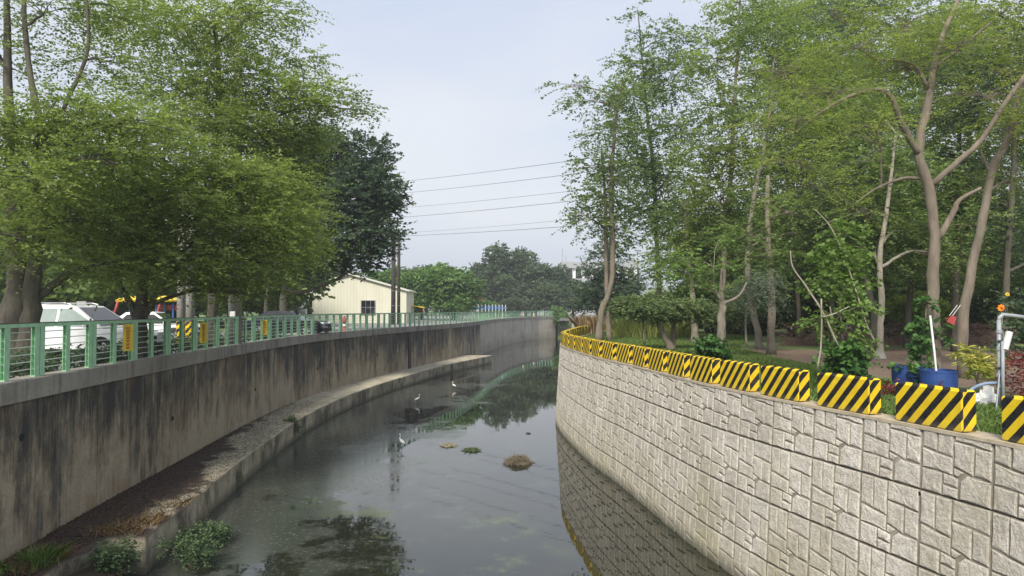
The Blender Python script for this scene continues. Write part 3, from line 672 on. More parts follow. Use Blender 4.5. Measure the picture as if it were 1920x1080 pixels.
tree('almond_tree', 'spreading tree with forked dark trunk behind the nearest yellow notice',
     [gst(264, 20.5, .20, (262, 640, 20.5, .18), (266, 560, 20.5, .16), (272, 500, 20.5, .13), (285, 430, 20.7, .10), (300, 330, 21, .07), (320, 220, 21, .04)),
      stem((258, 610, 20.5, .11), (245, 570, 20.4, .09), (225, 535, 20.2, .07), (205, 500, 20, .04)),
      stem((268, 600, 20.5, .11), (288, 560, 20.6, .09), (310, 525, 20.8, .06), (350, 480, 21, .04)),
      stem((272, 510, 20.5, .07), (300, 480, 20.5, .05), (345, 470, 20.5, .04))],
     [lobe(300, 290, 20, 120, 45), lobe(410, 340, 21, 110, 42), lobe(300, 385, 19.5, 110, 45), lobe(200, 445, 19, 80, 40), lobe(400, 430, 20.5, 115, 42), lobe(510, 410, 21.5, 85, 40), lobe(330, 490, 19.5, 95, 36), lobe(455, 505, 21.5, 85, 38), lobe(535, 470, 22, 62, 34),
      lobe(240, 500, 19, 60, 32, .9), lobe(380, 535, 21, 60, 16, .5), lobe(440, 550, 22, 50, 16, .5), lobe(480, 340, 21.5, 95, 34), lobe(230, 350, 20, 80, 40)],
     M['lf_left'], M['bark_dark'], leaf=.12, tau=1.6, seed=2, spray=.7, droop=.28, flat=.55)
tree('almond_tree', 'tall spreading tree reaching out over the canal behind the concrete pole',
     [gst(398, 27, .22, (398, 560, 27, .18), (395, 420, 27, .15), (405, 280, 26.5, .12), (410, 150, 26, .09), (400, 20, 26, .05)),
      stem((405, 290, 26.5, .08), (480, 240, 26, .06), (570, 200, 25.5, .04), (660, 205, 25, .02)), stem((410, 160, 26, .06), (350, 60, 26, .05), (280, -20, 26, .03))],
     [lobe(400, 40, 25, 130, 42, .7), lobe(300, 60, 25, 110, 42, .7), lobe(505, 20, 25, 75, 26, .7), lobe(440, 140, 25, 110, 40), lobe(330, 170, 25, 100, 40, .9), lobe(540, 185, 25, 85, 30), lobe(625, 200, 25, 58, 16, .8), lobe(665, 208, 25, 34, 8, .6), lobe(560, 255, 26, 60, 30, .8),
      lobe(480, 250, 25.5, 110, 40), lobe(520, 320, 26, 75, 38), lobe(560, 385, 26, 50, 30, .9), lobe(560, 110, 25.5, 45, 18, .6), lobe(400, 230, 24, 100, 38), lobe(590, 165, 25, 60, 16, .7), lobe(560, 455, 26, 40, 30)],
     M['lf_left'], M['bark_dark'], leaf=.14, tau=1.6, seed=3, spray=.85, droop=.3, flat=.55)
tree('banyan_tree', 'dark blue green banyan tree in front of the cream building',
     [gst(532, 46, .28, (532, 560, 46, .24), (540, 500, 46, .22), (580, 420, 46, .16), (600, 330, 46, .1)), stem((538, 545, 46, .16), (580, 545, 46, .12), (640, 520, 46, .09)),
      [(gx(500, 46, 3.9), .15)] + stem((500, 560, 46, .13), (520, 480, 46, .1))],
     [lobe(600, 310, 46, 70, 50), lobe(690, 290, 46, 42, 32), lobe(560, 400, 46, 60, 60), lobe(650, 360, 45, 75, 45), lobe(700, 360, 46, 55, 36), lobe(720, 380, 46, 30, 26), lobe(640, 440, 45, 80, 40), lobe(700, 430, 46, 50, 36), lobe(580, 480, 46, 60, 40), lobe(670, 480, 46, 55, 26), lobe(615, 265, 46, 30, 26), lobe(560, 300, 47, 50, 50), lobe(685, 330, 46, 48, 20), lobe(735, 460, 47, 18, 18, .6), lobe(550, 500, 46, 36, 22)],
     M['lf_dark'], M['bark_dark'], leaf=.26, tau=2.2, seed=4, spray=.9, droop=.1, flat=.4, width=.5)

# right bank trees
def rt(label, x, D, r, stem_pts, lobes, leafm='lf_mid', bark='bark_grey', nm='tall_tree', extra=(), **k):
    return tree(nm, label, [gst(x, D, r, *stem_pts, z=ZR - .08)] + list(extra), lobes, M[leafm], M[bark], **k)
rt('tall slim tree with twin leaning trunks at the tip of the striped block row', 1122, 40, .20,
   [(1128, 585, 40, .17), (1147, 530, 40, .15), (1148, 440, 40, .14), (1146, 330, 40, .12), (1155, 230, 40, .08), (1165, 150, 40, .05)],
   [lobe(1110, 190, 40, 50, 20, .55), lobe(1070, 162, 40, 34, 12, .45), lobe(1150, 250, 40, 50, 30, .7), lobe(1115, 310, 40, 40, 26, .7), lobe(1130, 370, 40, 50, 28, .8), lobe(1105, 410, 40, 40, 20, .8), lobe(1160, 430, 41, 40, 30, .7), lobe(1165, 330, 40, 40, 34, .6), lobe(1180, 180, 40, 40, 30, .7)],
   'lf_mid', 'bark_brown', extra=[[(gx(1143, 40.4, ZR - .08), .17)] + stem((1139, 585, 40.4, .14), (1137, 480, 40.4, .12), (1135, 380, 40.4, .09), (1128, 280, 40.4, .06))], leaf=.22, tau=1.3, seed=11, spray=1.0, droop=.35, flat=.5)
rt('tall open crowned tree right of the twin trunks, highest against the sky', 1240, 46, .20,
   [(1236, 550, 46, .17), (1232, 450, 46, .15), (1226, 330, 46, .13), (1214, 220, 46, .10), (1205, 120, 46, .06), (1196, 20, 46, .03)],
   [lobe(1200, 120, 46, 46, 26, .8), lobe(1260, 70, 46, 62, 22, .7), lobe(1190, 180, 46, 52, 26, .9), lobe(1250, 150, 46, 50, 34, .7), lobe(1215, 245, 45, 60, 30, .8), lobe(1280, 120, 46, 40, 24, .5), lobe(1200, 310, 46, 60, 30), lobe(1260, 330, 45, 62, 34), lobe(1215, 390, 46, 55, 34, .9), lobe(1270, 420, 46, 50, 34), lobe(1195, 20, 46, 22, 16, .3), lobe(1180, 60, 46, 14, 8, .2), lobe(1290, 240, 47, 40, 30, .6)],
   'lf_mid', 'bark_dark', leaf=.23, tau=1.35, seed=12, spray=1.0, droop=.35, flat=.5)
tree('conical_tree', 'dark layered tree behind the twin trunks beside the white building', [gst(1140, 62, .16, (1140, 540, 62, .13), (1142, 470, 62, .08), (1143, 440, 62, .04), z=3.7)],
   [lobe(1140, 480, 62, 34, 12), lobe(1125, 510, 62, 42, 11), lobe(1160, 520, 62, 36, 12), lobe(1140, 545, 62, 60, 14), lobe(1160, 565, 62, 50, 14), lobe(1110, 570, 62, 40, 14), lobe(1145, 450, 62, 20, 12)], M['lf_dark'], M['bark_dark'], leaf=.3, tau=1.8, seed=13, spray=1.1, droop=.2, flat=.6)
rt('tall leafy tree standing between the open crowned tree and the feathery trees', 1352, 36, .19,
   [(1354, 560, 36, .16), (1360, 440, 36, .14), (1372, 300, 36, .12), (1378, 180, 36, .09), (1385, 60, 36, .06), (1390, -40, 36, .03)],
   [lobe(1340, 110, 36, 55, 34, .7), lobe(1400, 60, 36, 60, 36, .7), lobe(1360, 200, 36, 62, 40, .8), lobe(1320, 280, 36, 55, 36, .7), lobe(1390, 300, 36, 62, 40, .8), lobe(1340, 370, 36, 65, 36, .9), lobe(1400, 410, 36, 60, 36, .9), lobe(1320, 440, 37, 50, 32, .8), lobe(1450, 140, 36, 50, 40, .6), lobe(1380, 5, 36, 60, 20, .5), lobe(1400, 480, 37, 50, 24, .7)],
   'lf_left', 'bark_brown', leaf=.19, tau=1.4, seed=14, spray=.9, droop=.35, flat=.5)
rt('grey barked tree beside the soil path, left of the brown stake trunk', 1424, 32, .17,
   [(1418, 610, 32, .155), (1405, 555, 32, .15), (1402, 490, 32, .13), (1412, 380, 32, .10), (1440, 240, 32, .07), (1450, 120, 32, .04)],
   [lobe(1450, 60, 32, 70, 40, .6), lobe(1440, 200, 32, 70, 40, .8), lobe(1480, 290, 32, 65, 40, .7), lobe(1440, 370, 33, 60, 34, .8), lobe(1480, 440, 33, 50, 30, .6), lobe(1510, 140, 33, 60, 40, .7)], 'lf_mid', 'bark_grey', leaf=.17, tau=1.3, seed=15, spray=.8, droop=.35, flat=.5)
rt('straight brown trunked tree rising from the soil path, right of the grey barked tree', 1445, 28, .16,
   [(1446, 600, 28, .15), (1446, 530, 28, .15), (1440, 440, 28.5, .11), (1440, 330, 29, .08)],
   [lobe(1440, 480, 28.5, 55, 26, .8), lobe(1400, 440, 29, 50, 24, .7), lobe(1480, 400, 29, 60, 30, .7), lobe(1440, 540, 29, 40, 20, .5)], 'lf_mid', 'bark_brown', leaf=.15, tau=1.3, seed=16, spray=.7, droop=.35, flat=.5)
rt('pruned tree with fresh bright sprouts behind the dark green bush', 1352, 25, .15,
   [(1352, 620, 25, .14), (1354, 580, 25, .13), (1356, 565, 25, .11)],
   [lobe(1290, 515, 25, 40, 13, .8), lobe(1340, 500, 25, 36, 12, .7), lobe(1262, 485, 25, 40, 16, .8), lobe(1350, 445, 25.5, 36, 14, .8), lobe(1310, 540, 25, 36, 14, .7)], 'lf_bright', 'bark_grey', nm='pruned_tree', leaf=.14, tau=1.3, seed=17, spray=.6, droop=.4, flat=.7,
   extra=[stem((1356, 568, 25, .05), (1340, 540, 25, .035), (1338, 500, 25, .02)), stem((1354, 572, 25, .05), (1354, 540, 25, .04), (1356, 505, 25, .03)), stem((1358, 568, 25, .05), (1385, 555, 25, .04), (1400, 530, 25, .03))])
tree('drooping_shrub', 'grey green drooping feathery foliage hanging beside the pruned tree', [stem((1400, 650, 26.5, .04), (1398, 600, 26.5, .035), (1405, 555, 26.5, .03), (1420, 520, 26.5, .02))],
   [lobe(1400, 545, 26, 32, 16, .8), lobe(1430, 525, 26, 30, 14, .8), lobe(1440, 550, 26, 22, 14, .6), lobe(1378, 565, 26, 18, 14, .6)], M['lf_grey'], M['bark_grey'], leaf=.12, tau=1.6, seed=18, spray=.6, droop=.9, flat=.4, width=.22, cat='shrub')
rt('stout grey tree trunk just right of the umbrella clipped tree', 1302, 37, .19, [(1303, 600, 37, .17), (1300, 560, 37, .15), (1290, 480, 37, .12), (1285, 380, 37, .08)],
   [lobe(1280, 470, 38, 60, 30, .9), lobe(1240, 500, 38, 40, 24, .7), lobe(1320, 500, 38, 50, 26, .8), lobe(1290, 400, 38, 60, 34, .7)], 'lf_mid', 'bark_grey', leaf=.2, tau=1.5, seed=19, spray=.9, droop=.3)
tree('clipped_tree', 'low umbrella shaped clipped tree with twisted leaning trunk behind striped blocks', [gst(1258, 31, .17, (1248, 632, 31, .14), (1236, 612, 31, .11), (1240, 590, 31, .08), z=ZR - .08), [(gx(1262, 31.4, ZR - .08), .12)] + stem((1262, 620, 31.4, .10), (1268, 590, 31.4, .07)), stem((1208, 645, 31, .05), (1206, 610, 31, .04), (1205, 590, 31, .03))],
   [lobe(1240, 575, 31, 78, 15), lobe(1185, 572, 31, 38, 14), lobe(1295, 577, 31, 38, 14), lobe(1240, 590, 31, 62, 12), lobe(1315, 592, 31, 18, 12, .8), lobe(1168, 578, 31, 20, 12, .8)], leafmat('leaf_clipped', (.10, .145, .06), (.27, .35, .15), .4), M['bark_brown'], leaf=.09, tau=2.6, seed=20, spray=.3, droop=.3, flat=.4, width=.55)
rt('smooth grey trunk with a white painted base standing on the soil path', 1648, 26, .13, [(1650, 620, 26, .115), (1653, 560, 26, .105), (1650, 480, 26, .09), (1665, 380, 26, .07), (1680, 250, 26, .04)],
   [lobe(1640, 400, 27, 80, 40, .8), lobe(1700, 330, 27, 70, 40, .7), lobe(1620, 300, 27, 80, 40, .7), lobe(1700, 440, 28, 80, 40, .8), lobe(1640, 480, 28, 70, 34, .9), lobe(1760, 480, 28, 60, 30, .7), lobe(1600, 200, 28, 90, 50, .6)], 'lf_mid', 'bark_pale', leaf=.15, tau=1.35, seed=21, spray=.75, droop=.35)
rt('dark leaning trunk directly left of the smooth grey trunk', 1636, 27.5, .16, [(1640, 600, 27.5, .14), (1628, 540, 27.5, .12), (1615, 470, 27.5, .10), (1630, 380, 27.5, .07)],
   [lobe(1590, 430, 28.5, 60, 30, .8), lobe(1560, 380, 29, 60, 34, .7)], 'lf_dark', 'bark_dark', leaf=.17, tau=1.5, seed=22, spray=.8)
rt('forked brown tree with rough netted bark rising behind the round blue tub', 1752, 17.5, .16,
   [(1752, 640, 17.5, .145), (1748, 540, 17.5, .135), (1752, 440, 17.5, .125), (1742, 350, 17.5, .12), (1722, 285, 17.5, .11), (1738, 200, 17.5, .10), (1752, 120, 17.6, .08), (1770, 60, 17.8, .06), (1805, -20, 18, .05)],
   [lobe(1560, 175, 16.5, 105, 17, .8), lobe(1500, 225, 16, 90, 18, .8), lobe(1600, 90, 17, 115, 22, .8), lobe(1470, 300, 16, 70, 24, .8), lobe(1520, 350, 16.5, 80, 24, .6), lobe(1700, 40, 17.5, 110, 24, .7), lobe(1640, 240, 16.5, 85, 20, .6), lobe(1800, 90, 17.5, 90, 22, .7), lobe(1700, 130, 17.5, 80, 20, .6), lobe(1560, 20, 17.5, 100, 26, .6), lobe(1840, 180, 17.5, 80, 20, .5), lobe(1430, 240, 17, 60, 18, .6), lobe(1460, 130, 17, 80, 20, .6), lobe(1600, 400, 17, 50, 16, .3)],
   'lf_feather', 'bark_brown', nm='feathery_tree', extra=[stem((1722, 290, 17.5, .085), (1695, 240, 17.3, .075), (1660, 172, 17, .06), (1600, 178, 16.8, .045), (1540, 210, 16.5, .03), (1490, 250, 16.3, .02)),
      stem((1750, 345, 17.5, .08), (1800, 300, 17.3, .07), (1840, 262, 17.2, .06), (1880, 200, 17, .055), (1930, 130, 17, .05)), stem((1720, 335, 17.5, .05), (1690, 335, 17.3, .04), (1640, 355, 17, .03), (1600, 385, 16.8, .015)),
      stem((1758, 450, 17.5, .08), (1785, 405, 17.4, .07), (1800, 375, 17.3, .055), (1840, 352, 17.2, .03)), stem((1740, 165, 17.5, .05), (1710, 120, 17.4, .035), (1640, 110, 17.2, .02)), stem((1755, 125, 17.6, .05), (1800, 90, 17.5, .035), (1860, 40, 17.4, .03))],
   leaf=.085, tau=1.05, seed=23, spray=.75, droop=.3, flat=.75, width=.30, k=22, limb_r=.03, twigs=8)
rt('smooth brown leaning tree at right, with the red scoop hung from it', 1803, 18.5, .135,
   [(1806, 600, 18.5, .125), (1818, 520, 18.5, .115), (1842, 410, 18.5, .105), (1862, 315, 18.5, .10), (1888, 262, 18.5, .09), (1912, 170, 18.5, .07), (1935, 60, 18.5, .05)],
   [lobe(1880, 240, 18, 60, 18, .6), lobe(1900, 340, 19, 60, 24, .7), lobe(1940, 60, 18, 90, 30, .7), lobe(1880, 130, 18.5, 70, 20, .6), lobe(1860, 20, 18.5, 80, 26, .7), lobe(1960, 200, 18, 70, 40, .7)],
   'lf_feather', 'bark_brown', nm='feathery_tree', leaf=.09, tau=1.2, seed=24, spray=.75, droop=.35, flat=.7, width=.3, k=20, limb_r=.04, extra=[stem((1862, 330, 18.5, .05), (1845, 300, 18.5, .04), (1835, 270, 18.5, .02))])
# back rows of the right hand wood, leaning thin stems
specs = [(1560, 34, 'lf_mid'), (1615, 38, 'lf_dark'), (1700, 33, 'lf_mid'), (1790, 30, 'lf_mid'), (1880, 28, 'lf_dark'), (1500, 42, 'lf_mid'), (1930, 36, 'lf_mid'), (1660, 46, 'lf_dark'), (1810, 42, 'lf_mid'), (1560, 52, 'lf_dark')]
wlab = ['slim dark tree in the wood behind the leaning bamboo stakes', 'dark tree deep in the wood left of the smooth grey trunk', 'dim tree in the wood behind the forked netted tree', 'slim tree in the wood behind the red scoop', 'dark tree in the wood behind the grey pipe frame', 'thin tree in the wood right of the brown trunk', 'tree in the wood at the right picture edge', 'tree deep in the wood above the brush heap', 'tree deep in the wood behind the leaning smooth tree', 'darkest far tree in the wood above the bamboo stakes']
for i, (x, D, lm) in enumerate(specs):
    rr = random.Random(50 + i); ln = rr.uniform(-30, 40); s_ = D / 30
    lobes = []
    for y0 in (470, 390, 310, 220, 130, 40):
        for q in range(2):
            if rr.random() < .93: lobes.append(lobe(x + ln * (560 - y0) / 500 + rr.uniform(-90, 90) / s_ ** .5, y0 + rr.uniform(-30, 30), D + rr.uniform(-2, 2), rr.uniform(55, 85) / s_ ** .4, rr.uniform(26, 42), rr.uniform(.5, .85)))
    rt(wlab[i], x, D, .15, [(x + ln * .1, 580, D, .13), (x + ln * .4, 430, D, .11), (x + ln * .7, 250, D, .08), (x + ln, 80, D, .05)], lobes, lm, rr.choice(['bark_dark', 'bark_brown', 'bark_dark']), nm='woodland_tree', leaf=.0052 * D, tau=1.2, seed=60 + i, spray=.03 * D, droop=.35, twigs=2, group='trees in the wood on the right bank')
# dense low shrubs closing the wood; the yellowish leaf colour paints in backlight
def shrub_proto(name, label, leafm, r, h, leaf, seed, nl=7, cat='shrub', group=None, tau=2.6, spray=.5, bark='bark_dark', **k):
    rr = random.Random(seed); root = thing(name, label, cat, (0, 0, 0), 0, group); lobes = []
    for i in range(nl):
        a = 2 * PI * i / nl + rr.random(); q = rr.uniform(.2, .65); lobes.append((math.cos(a) * r * q, math.sin(a) * r * q, h * rr.uniform(.3, .75), r * rr.uniform(.35, .5), r * rr.uniform(.35, .5), h * rr.uniform(.2, .32)))
    o, SP = crown('crown', root, lobes, leafm, leaf=leaf, tau=tau, seed=seed, spray=spray, **k)
    mb = MB()
    for l in lobes: mb.tube([(l[0] * .1, l[1] * .1, -.1), (l[0] * .5, l[1] * .5, l[2] * .5), (l[0], l[1], l[2])], [.05 * h / 2, .035 * h / 2, .015 * h / 2], 6)
    mb.build('stems', M[bark], root); return root
sh = [shrub_proto('shrub', 'x', M['lf_mid'], 3.2, 4.2, .26, 80), shrub_proto('shrub', 'x', M['lf_left'], 2.8, 3.2, .22, 81), shrub_proto('shrub', 'x', M['lf_feather'], 2.6, 3.0, .22, 82)]
sp = [(1210, 62, 1, .8), (1270, 56, 0, .8), (1330, 52, 0, .9), (1385, 50, 1, .9), (1430, 54, 0, 1.1), (1490, 46, 0, 1.0), (1550, 48, 1, 1.1), (1600, 44, 0, 1.0), (1670, 46, 2, 1.0), (1720, 40, 2, .9), (1780, 46, 0, 1.1), (1830, 42, 2, .9), (1890, 40, 0, .9), (1950, 38, 2, .9), (1200, 75, 0, 1.0), (1360, 66, 0, 1.5), (1480, 66, 0, 1.5), (1620, 62, 0, 1.4), (1760, 64, 1, 1.5), (1900, 60, 0, 1.5), (1180, 90, 1, 1.3), (1250, 88, 0, 1.6)]
sp = [(x, D, (2 if i % 2 else 1) if D > 58 else k, q) for i, (x, D, k, q) in enumerate(sp)]  # far shrubs take lighter leaf colours, painting in the light between the trunks
kinds = ['mid green bushy shrub', 'fresh green bushy shrub', 'yellowish green bushy shrub']
where = {0: 'just right of the twin leaning trunks', 1: 'behind the umbrella clipped tree', 2: 'behind the pruned tree', 3: 'behind the left trunks of the soil path', 4: 'behind the grey barked tree', 5: 'right of the brown trunk', 6: 'behind the leaning stakes', 7: 'left of the smooth grey trunk', 8: 'right behind the smooth grey trunk', 9: 'between smooth grey trunk and netted tree', 10: 'behind the red scoop', 11: 'right of the leaning smooth tree', 12: 'behind the grey pipe frame', 13: 'at the right picture edge', 14: 'far behind the twin leaning trunks', 15: 'far behind the pruned tree', 16: 'far behind the sapling', 17: 'far behind the smooth grey trunk', 18: 'far behind the climbing vine', 19: 'far behind the orange flower', 20: 'at the left end, beyond the tawny grass', 21: 'far behind the clipped umbrella tree'}
for i, (x, D, k, s) in enumerate(sp):
    lab = f'{kinds[k]} closing the wood {where[i]}' if i in where else f'far {kinds[k]} closing the back of the wood'
    o = copy_tree(sh[k], lab, gx(x, D, ZR - .1 if D < 76 else 3.5), random.uniform(0, 6), (s, s, s * random.uniform(.85, 1.1))); o['group'] = 'shrubs closing the wood'
for o in sh:
    for c in list(o.children): bpy.data.objects.remove(c)
    bpy.data.objects.remove(o)

# background trees beyond the canal
def far_proto(seed, r, h, leafm, leaf, nl, kind):
    rr = random.Random(seed); root = thing('background_tree', 'x', 'tree', (0, 0, 0)); lobes = []
    for i in range(nl):
        if kind == 'tall': f = (i + .5) / nl; z = h * (.18 + .78 * f); q = r * (1.0 - .62 * f) * .6; rad = r * (.5 - .22 * f)
        else: z = h * rr.uniform(.3, .8); q = r * rr.uniform(.2, .7) * (1.1 - (z / h - .3) * .9); rad = r * rr.uniform(.26, .4)
        a = i * 2.4 + rr.random() * .6; lobes.append((math.cos(a) * q, math.sin(a) * q, z, rad, rad, rad * (.85 if kind == 'tall' else .7)))
    o, SP = crown('crown', root, lobes, leafm, leaf=leaf, tau=2.2, seed=seed, spray=leaf * 1.8, flat=.35, width=.6, droop=.2, k=8)
    mb = MB(); mb.tube([(0, 0, -.3), (.1, 0, h * .3), (0, .1, h * .8)], [.035 * h, .025 * h, .01 * h], 8); mb.build('trunk', M['bark_dark'], root); return root
fa = {'tall': far_proto(90, 4.2, 14, M['lf_far'], .42, 16, 'tall'), 'tall2': far_proto(91, 4.6, 13, M['lf_far'], .42, 14, 'round'), 'bright': far_proto(92, 6, 9, M['lf_farbright'], .38, 18, 'round'), 'round': far_proto(93, 5.5, 9, M['lf_far'], .42, 16, 'round'), 'left': far_proto(94, 5, 8, M['lf_mid'], .34, 16, 'round')}
fb = [('bright', 790, 106, 1.0, 'broad bright green tree right of the dark twin poles'), ('bright', 850, 100, .95, 'bright green tree right of the cream building, above the blue railing'), ('bright', 720, 112, 1.0, 'bright green tree behind the cream building roof'),
      ('tall', 930, 150, 1.12, 'tall dark pointed tree, highest of the far group'), ('tall', 968, 152, 1.05, 'tall dark tree right of the highest far tree'), ('tall2', 1003, 150, 1.0, 'dark rounded tree in middle of the far group'), ('tall2', 1035, 152, .95, 'dark rounded tree at right of the far group'), ('tall2', 900, 158, 1.05, 'dark tree left of the highest far tree'), ('round', 1022, 143, .85, 'lower round tree in front of the far group'),
      ('round', 800, 175, 1.45, 'hazy round tree far behind the bright green trees'), ('round', 840, 180, 1.4, 'hazy round tree far left of the tall group'), ('round', 765, 178, 1.4, 'hazy round tree far behind the twin poles'), ('round', 1075, 150, .98, 'low dark round tree below the white building'), ('round', 1120, 154, 1.0, 'low dark tree right of the one below the white building'), ('round', 1172, 156, 1.0, 'low dark tree beyond the twin leaning trunks'), ('round', 960, 138, .5, 'low bushy tree behind the far end of green fence'), ('bright', 920, 132, .42, 'low pale green bushes behind the blue railing'), ('tall2', 1000, 165, 1.1, 'dark tree rising behind the far group'), ('tall', 1048, 150, .8, 'narrow dark tree left of the distant white building'), ('tall', 985, 160, 1.1, 'tall dark tree just behind the two tallest far trees'), ('tall2', 945, 145, .8, 'lower dark tree in front of the tallest far tree'),
      ('left', 30, 75, .85, 'green tree beyond the lawn at far left'), ('left', 110, 80, .95, 'green tree beyond the lawn behind the white car'), ('left', 190, 84, .9, 'green tree beyond the lawn above the white car bonnet'), ('left', 270, 88, 1.0, 'green tree beyond the playground'), ('left', 350, 84, .95, 'green tree beyond the lawn behind the concrete poles'), ('round', 430, 70, .8, 'dark tree beyond the large concrete pole'), ('round', 490, 82, .9, 'dark tree left of the cream building'), ('left', -60, 72, .9, 'green tree beyond the lawn at left picture edge'), ('round', 400, 92, 1.1, 'dark tree at the back of the lawn'), ('round', 230, 100, 1.2, 'dark tall tree at the back left of lawn'), ('round', 90, 98, 1.2, 'dark tall tree behind the lawn at left'),
      ('left', 60, 58, 1.75, 'tall green tree close behind the thick twin trunk'), ('left', 190, 60, 1.85, 'tall green tree behind the crowns left of the playground'), ('left', 330, 62, 1.8, 'tall green tree behind the crowns above the playground'), ('left', 450, 64, 1.75, 'tall green tree behind the large concrete pole'), ('round', 560, 96, 1.6, 'tall dark tree behind the banyan tree'),
      ('left', 1400, 78, 1.7, 'tall green tree at the back of the wood, leftmost'), ('round', 1540, 80, 1.75, 'tall dark tree at the back of the wood above the stakes'), ('left', 1690, 82, 1.8, 'tall green tree at the back of the wood behind the smooth grey trunk'), ('round', 1850, 80, 1.8, 'tall dark tree at the back of the wood behind the leaning smooth tree')]
for i, (k, x, D, s, lab) in enumerate(fb):
    o = copy_tree(fa[k], lab, gx(x, D, 3.6), random.Random(i).uniform(0, 6), (s, s, s)); o['group'] = 'background trees beyond the canal and lawn'
for o in fa.values():
    for c in list(o.children): bpy.data.objects.remove(c)
    bpy.data.objects.remove(o)

# hedge behind the fence
lob = []; rr = random.Random(5)
d = LW.at_y(10)
while d < LW.at_y(36):
    p, t = LW.at(d); l = Vector((-t.y, t.x, 0)); q = p + l * (1.0 + rr.uniform(-.1, .1)); lob.append((q.x, q.y, ZROAD + .28, .42, .42, .30)); d += .55
hd = thing('hedge', 'low dark green clipped hedge running behind the green fence', 'hedge'); o, _ = crown('leaves', hd, lob, M['lf_dark'], leaf=.075, tau=.6, seed=30, spray=.16, k=8, width=.6, flat=.3); o['kind'] = 'stuff'
mb = MB(); d = LW.at_y(10)
while d < LW.at_y(36): p, t = LW.at(d); l = Vector((-t.y, t.x, 0)); q = p + l; mb.tube([(q.x, q.y, ZROAD - .05), (q.x, q.y + .05, ZROAD + .4)], .02, 5); d += .5
mb.build('stems', M['bark_dark'], hd)

# ------------------------------------------------------------------ grass and weeds
def blades(name, pts, h, mat, seed, w=.012, lean=.5, kind='stuff', label=None, cat=None, parent=None):
    g = np.random.default_rng(seed); n = len(pts); p = np.array(pts); a = g.random(n) * 2 * PI; hh = h * (.5 + g.random(n)); ln = g.normal(size=(n, 2)) * lean * hh[:, None]
    sx = np.stack([np.cos(a), np.sin(a), 0 * a], 1) * (w * (.6 + .8 * g.random(n)))[:, None]
    tip = p + np.concatenate([ln, hh[:, None]], 1); mid = p + np.concatenate([ln * .3, hh[:, None] * .55], 1)
    V = np.stack([p - sx, p + sx, mid + sx * .8, tip, mid - sx * .8], 1).reshape(-1, 3); F_ = np.arange(n * 5).reshape(-1, 5)
    T = np.repeat(np.clip(.45 + .25 * g.normal(size=n), 0, 1), 5); TOTAL[0] += n * 3
    o = npmesh(name, V, F_, mat, T, 5, parent); return tag(o, label, cat, None, kind)
g = np.random.default_rng(3)
pts = []
for i in range(80000):
    dd = RW.at_y(8.6) + (g.random() ** 1.2) * (RW.at_y(56) - RW.at_y(8.6)); p, t = RW.at(dd); n = Vector((t.y, -t.x, 0)); w = 3.2 + (max(0, p.y - 12) * .22); off = .42 + w * g.random() ** .9
    q = p + n * off; pts.append((q.x, q.y, ZR - .06))
blades('grass', pts, .10, M['lf_grass'], 1, .013, .6, label='short green grass growing behind the striped blocks', cat='grass')
pts = [(gx(g.uniform(1150, 1300), D, ZR - .05)) for D in g.uniform(44, 62, 5000)]
blades('grass', pts, .8, M['lf_yellowgreen'], 2, .03, .35, label='tall yellow green grass behind the twin leaning trunks', cat='grass')
pts = [(gx(g.uniform(1085, 1125), D, ZR - .05)) for D in g.uniform(50, 58, 1200)]
blades('grass', pts, 1.0, M['lf_dry'], 4, .03, .4, label='tawny dry grass at the foot of the twin leaning trunks', cat='grass')
# dry grass tufts on the near ledge
pts = []
for cx, cy, z, r, n in ((-7.95, 15.8, .8, .35, 260), (-8.3, 15.1, .8, .25, 160), (-8.75, 13.6, .79, .25, 300), (-8.9, 13.0, .79, .2, 120), (-8.0, 17.2, .8, .25, 90)):
    for _ in range(n): pts.append((cx + g.normal() * r, cy + g.normal() * r * .7, z))
pts = [p for p in pts if p[0] < -7.72 and (p[1] > 14.9 or p[0] < -8.42)]
blades('dry_grass', pts, .16, M['lf_dry'], 5, .007, 1.1, label='tawny dry grass tufts lying on the near end of ledge', cat='grass')
pts = [(-8.72 + g.normal() * .14, 13.25 + g.normal() * .18, .79) for _ in range(300)]
blades('grass_tuft', pts, .25, M['lf_bright'], 6, .012, .6, label='bright green grass tuft at the broken end of ledge', cat='grass', kind='stuff')
gl = np.random.default_rng(77); n = 22000; yy = 12.0 + 24 * gl.random(n) ** 2.0; pl = []
for y_, u_ in zip(yy, gl.random(n) ** 1.5):
    a_, _ = LW.at(LW.at_y(y_)); b_, _ = LO.at(LO.at_y(y_)); pl.append((a_.x + (b_.x - a_.x) * u_, y_, .805 if y_ > 14.92 else (.795 if a_.x + (b_.x - a_.x) * u_ < -8.45 else .40)))
pl = np.array(pl); an = gl.random(n) * 2 * PI; ls = .014 + .020 * gl.random((n, 1)); dv = np.stack([np.cos(an), np.sin(an), gl.normal(size=n) * .3], 1) * ls; wv = np.stack([-np.sin(an), np.cos(an), gl.normal(size=n) * .3], 1) * ls * .45
pl[:, 2] += np.abs(dv[:, 2]) + np.abs(wv[:, 2]); V_ = np.stack([pl - dv, pl - wv, pl + dv, pl + wv], 1).reshape(-1, 3)
tag(npmesh('leaf_litter', V_, np.arange(n * 4).reshape(-1, 4), leafmat('leaf_litter', (.022, .015, .012), (.12, .07, .045), .05, .8), np.repeat(gl.random(n), 4), 4), 'fallen brown leaves scattered over the near ledge', 'leaf litter', None, 'stuff')
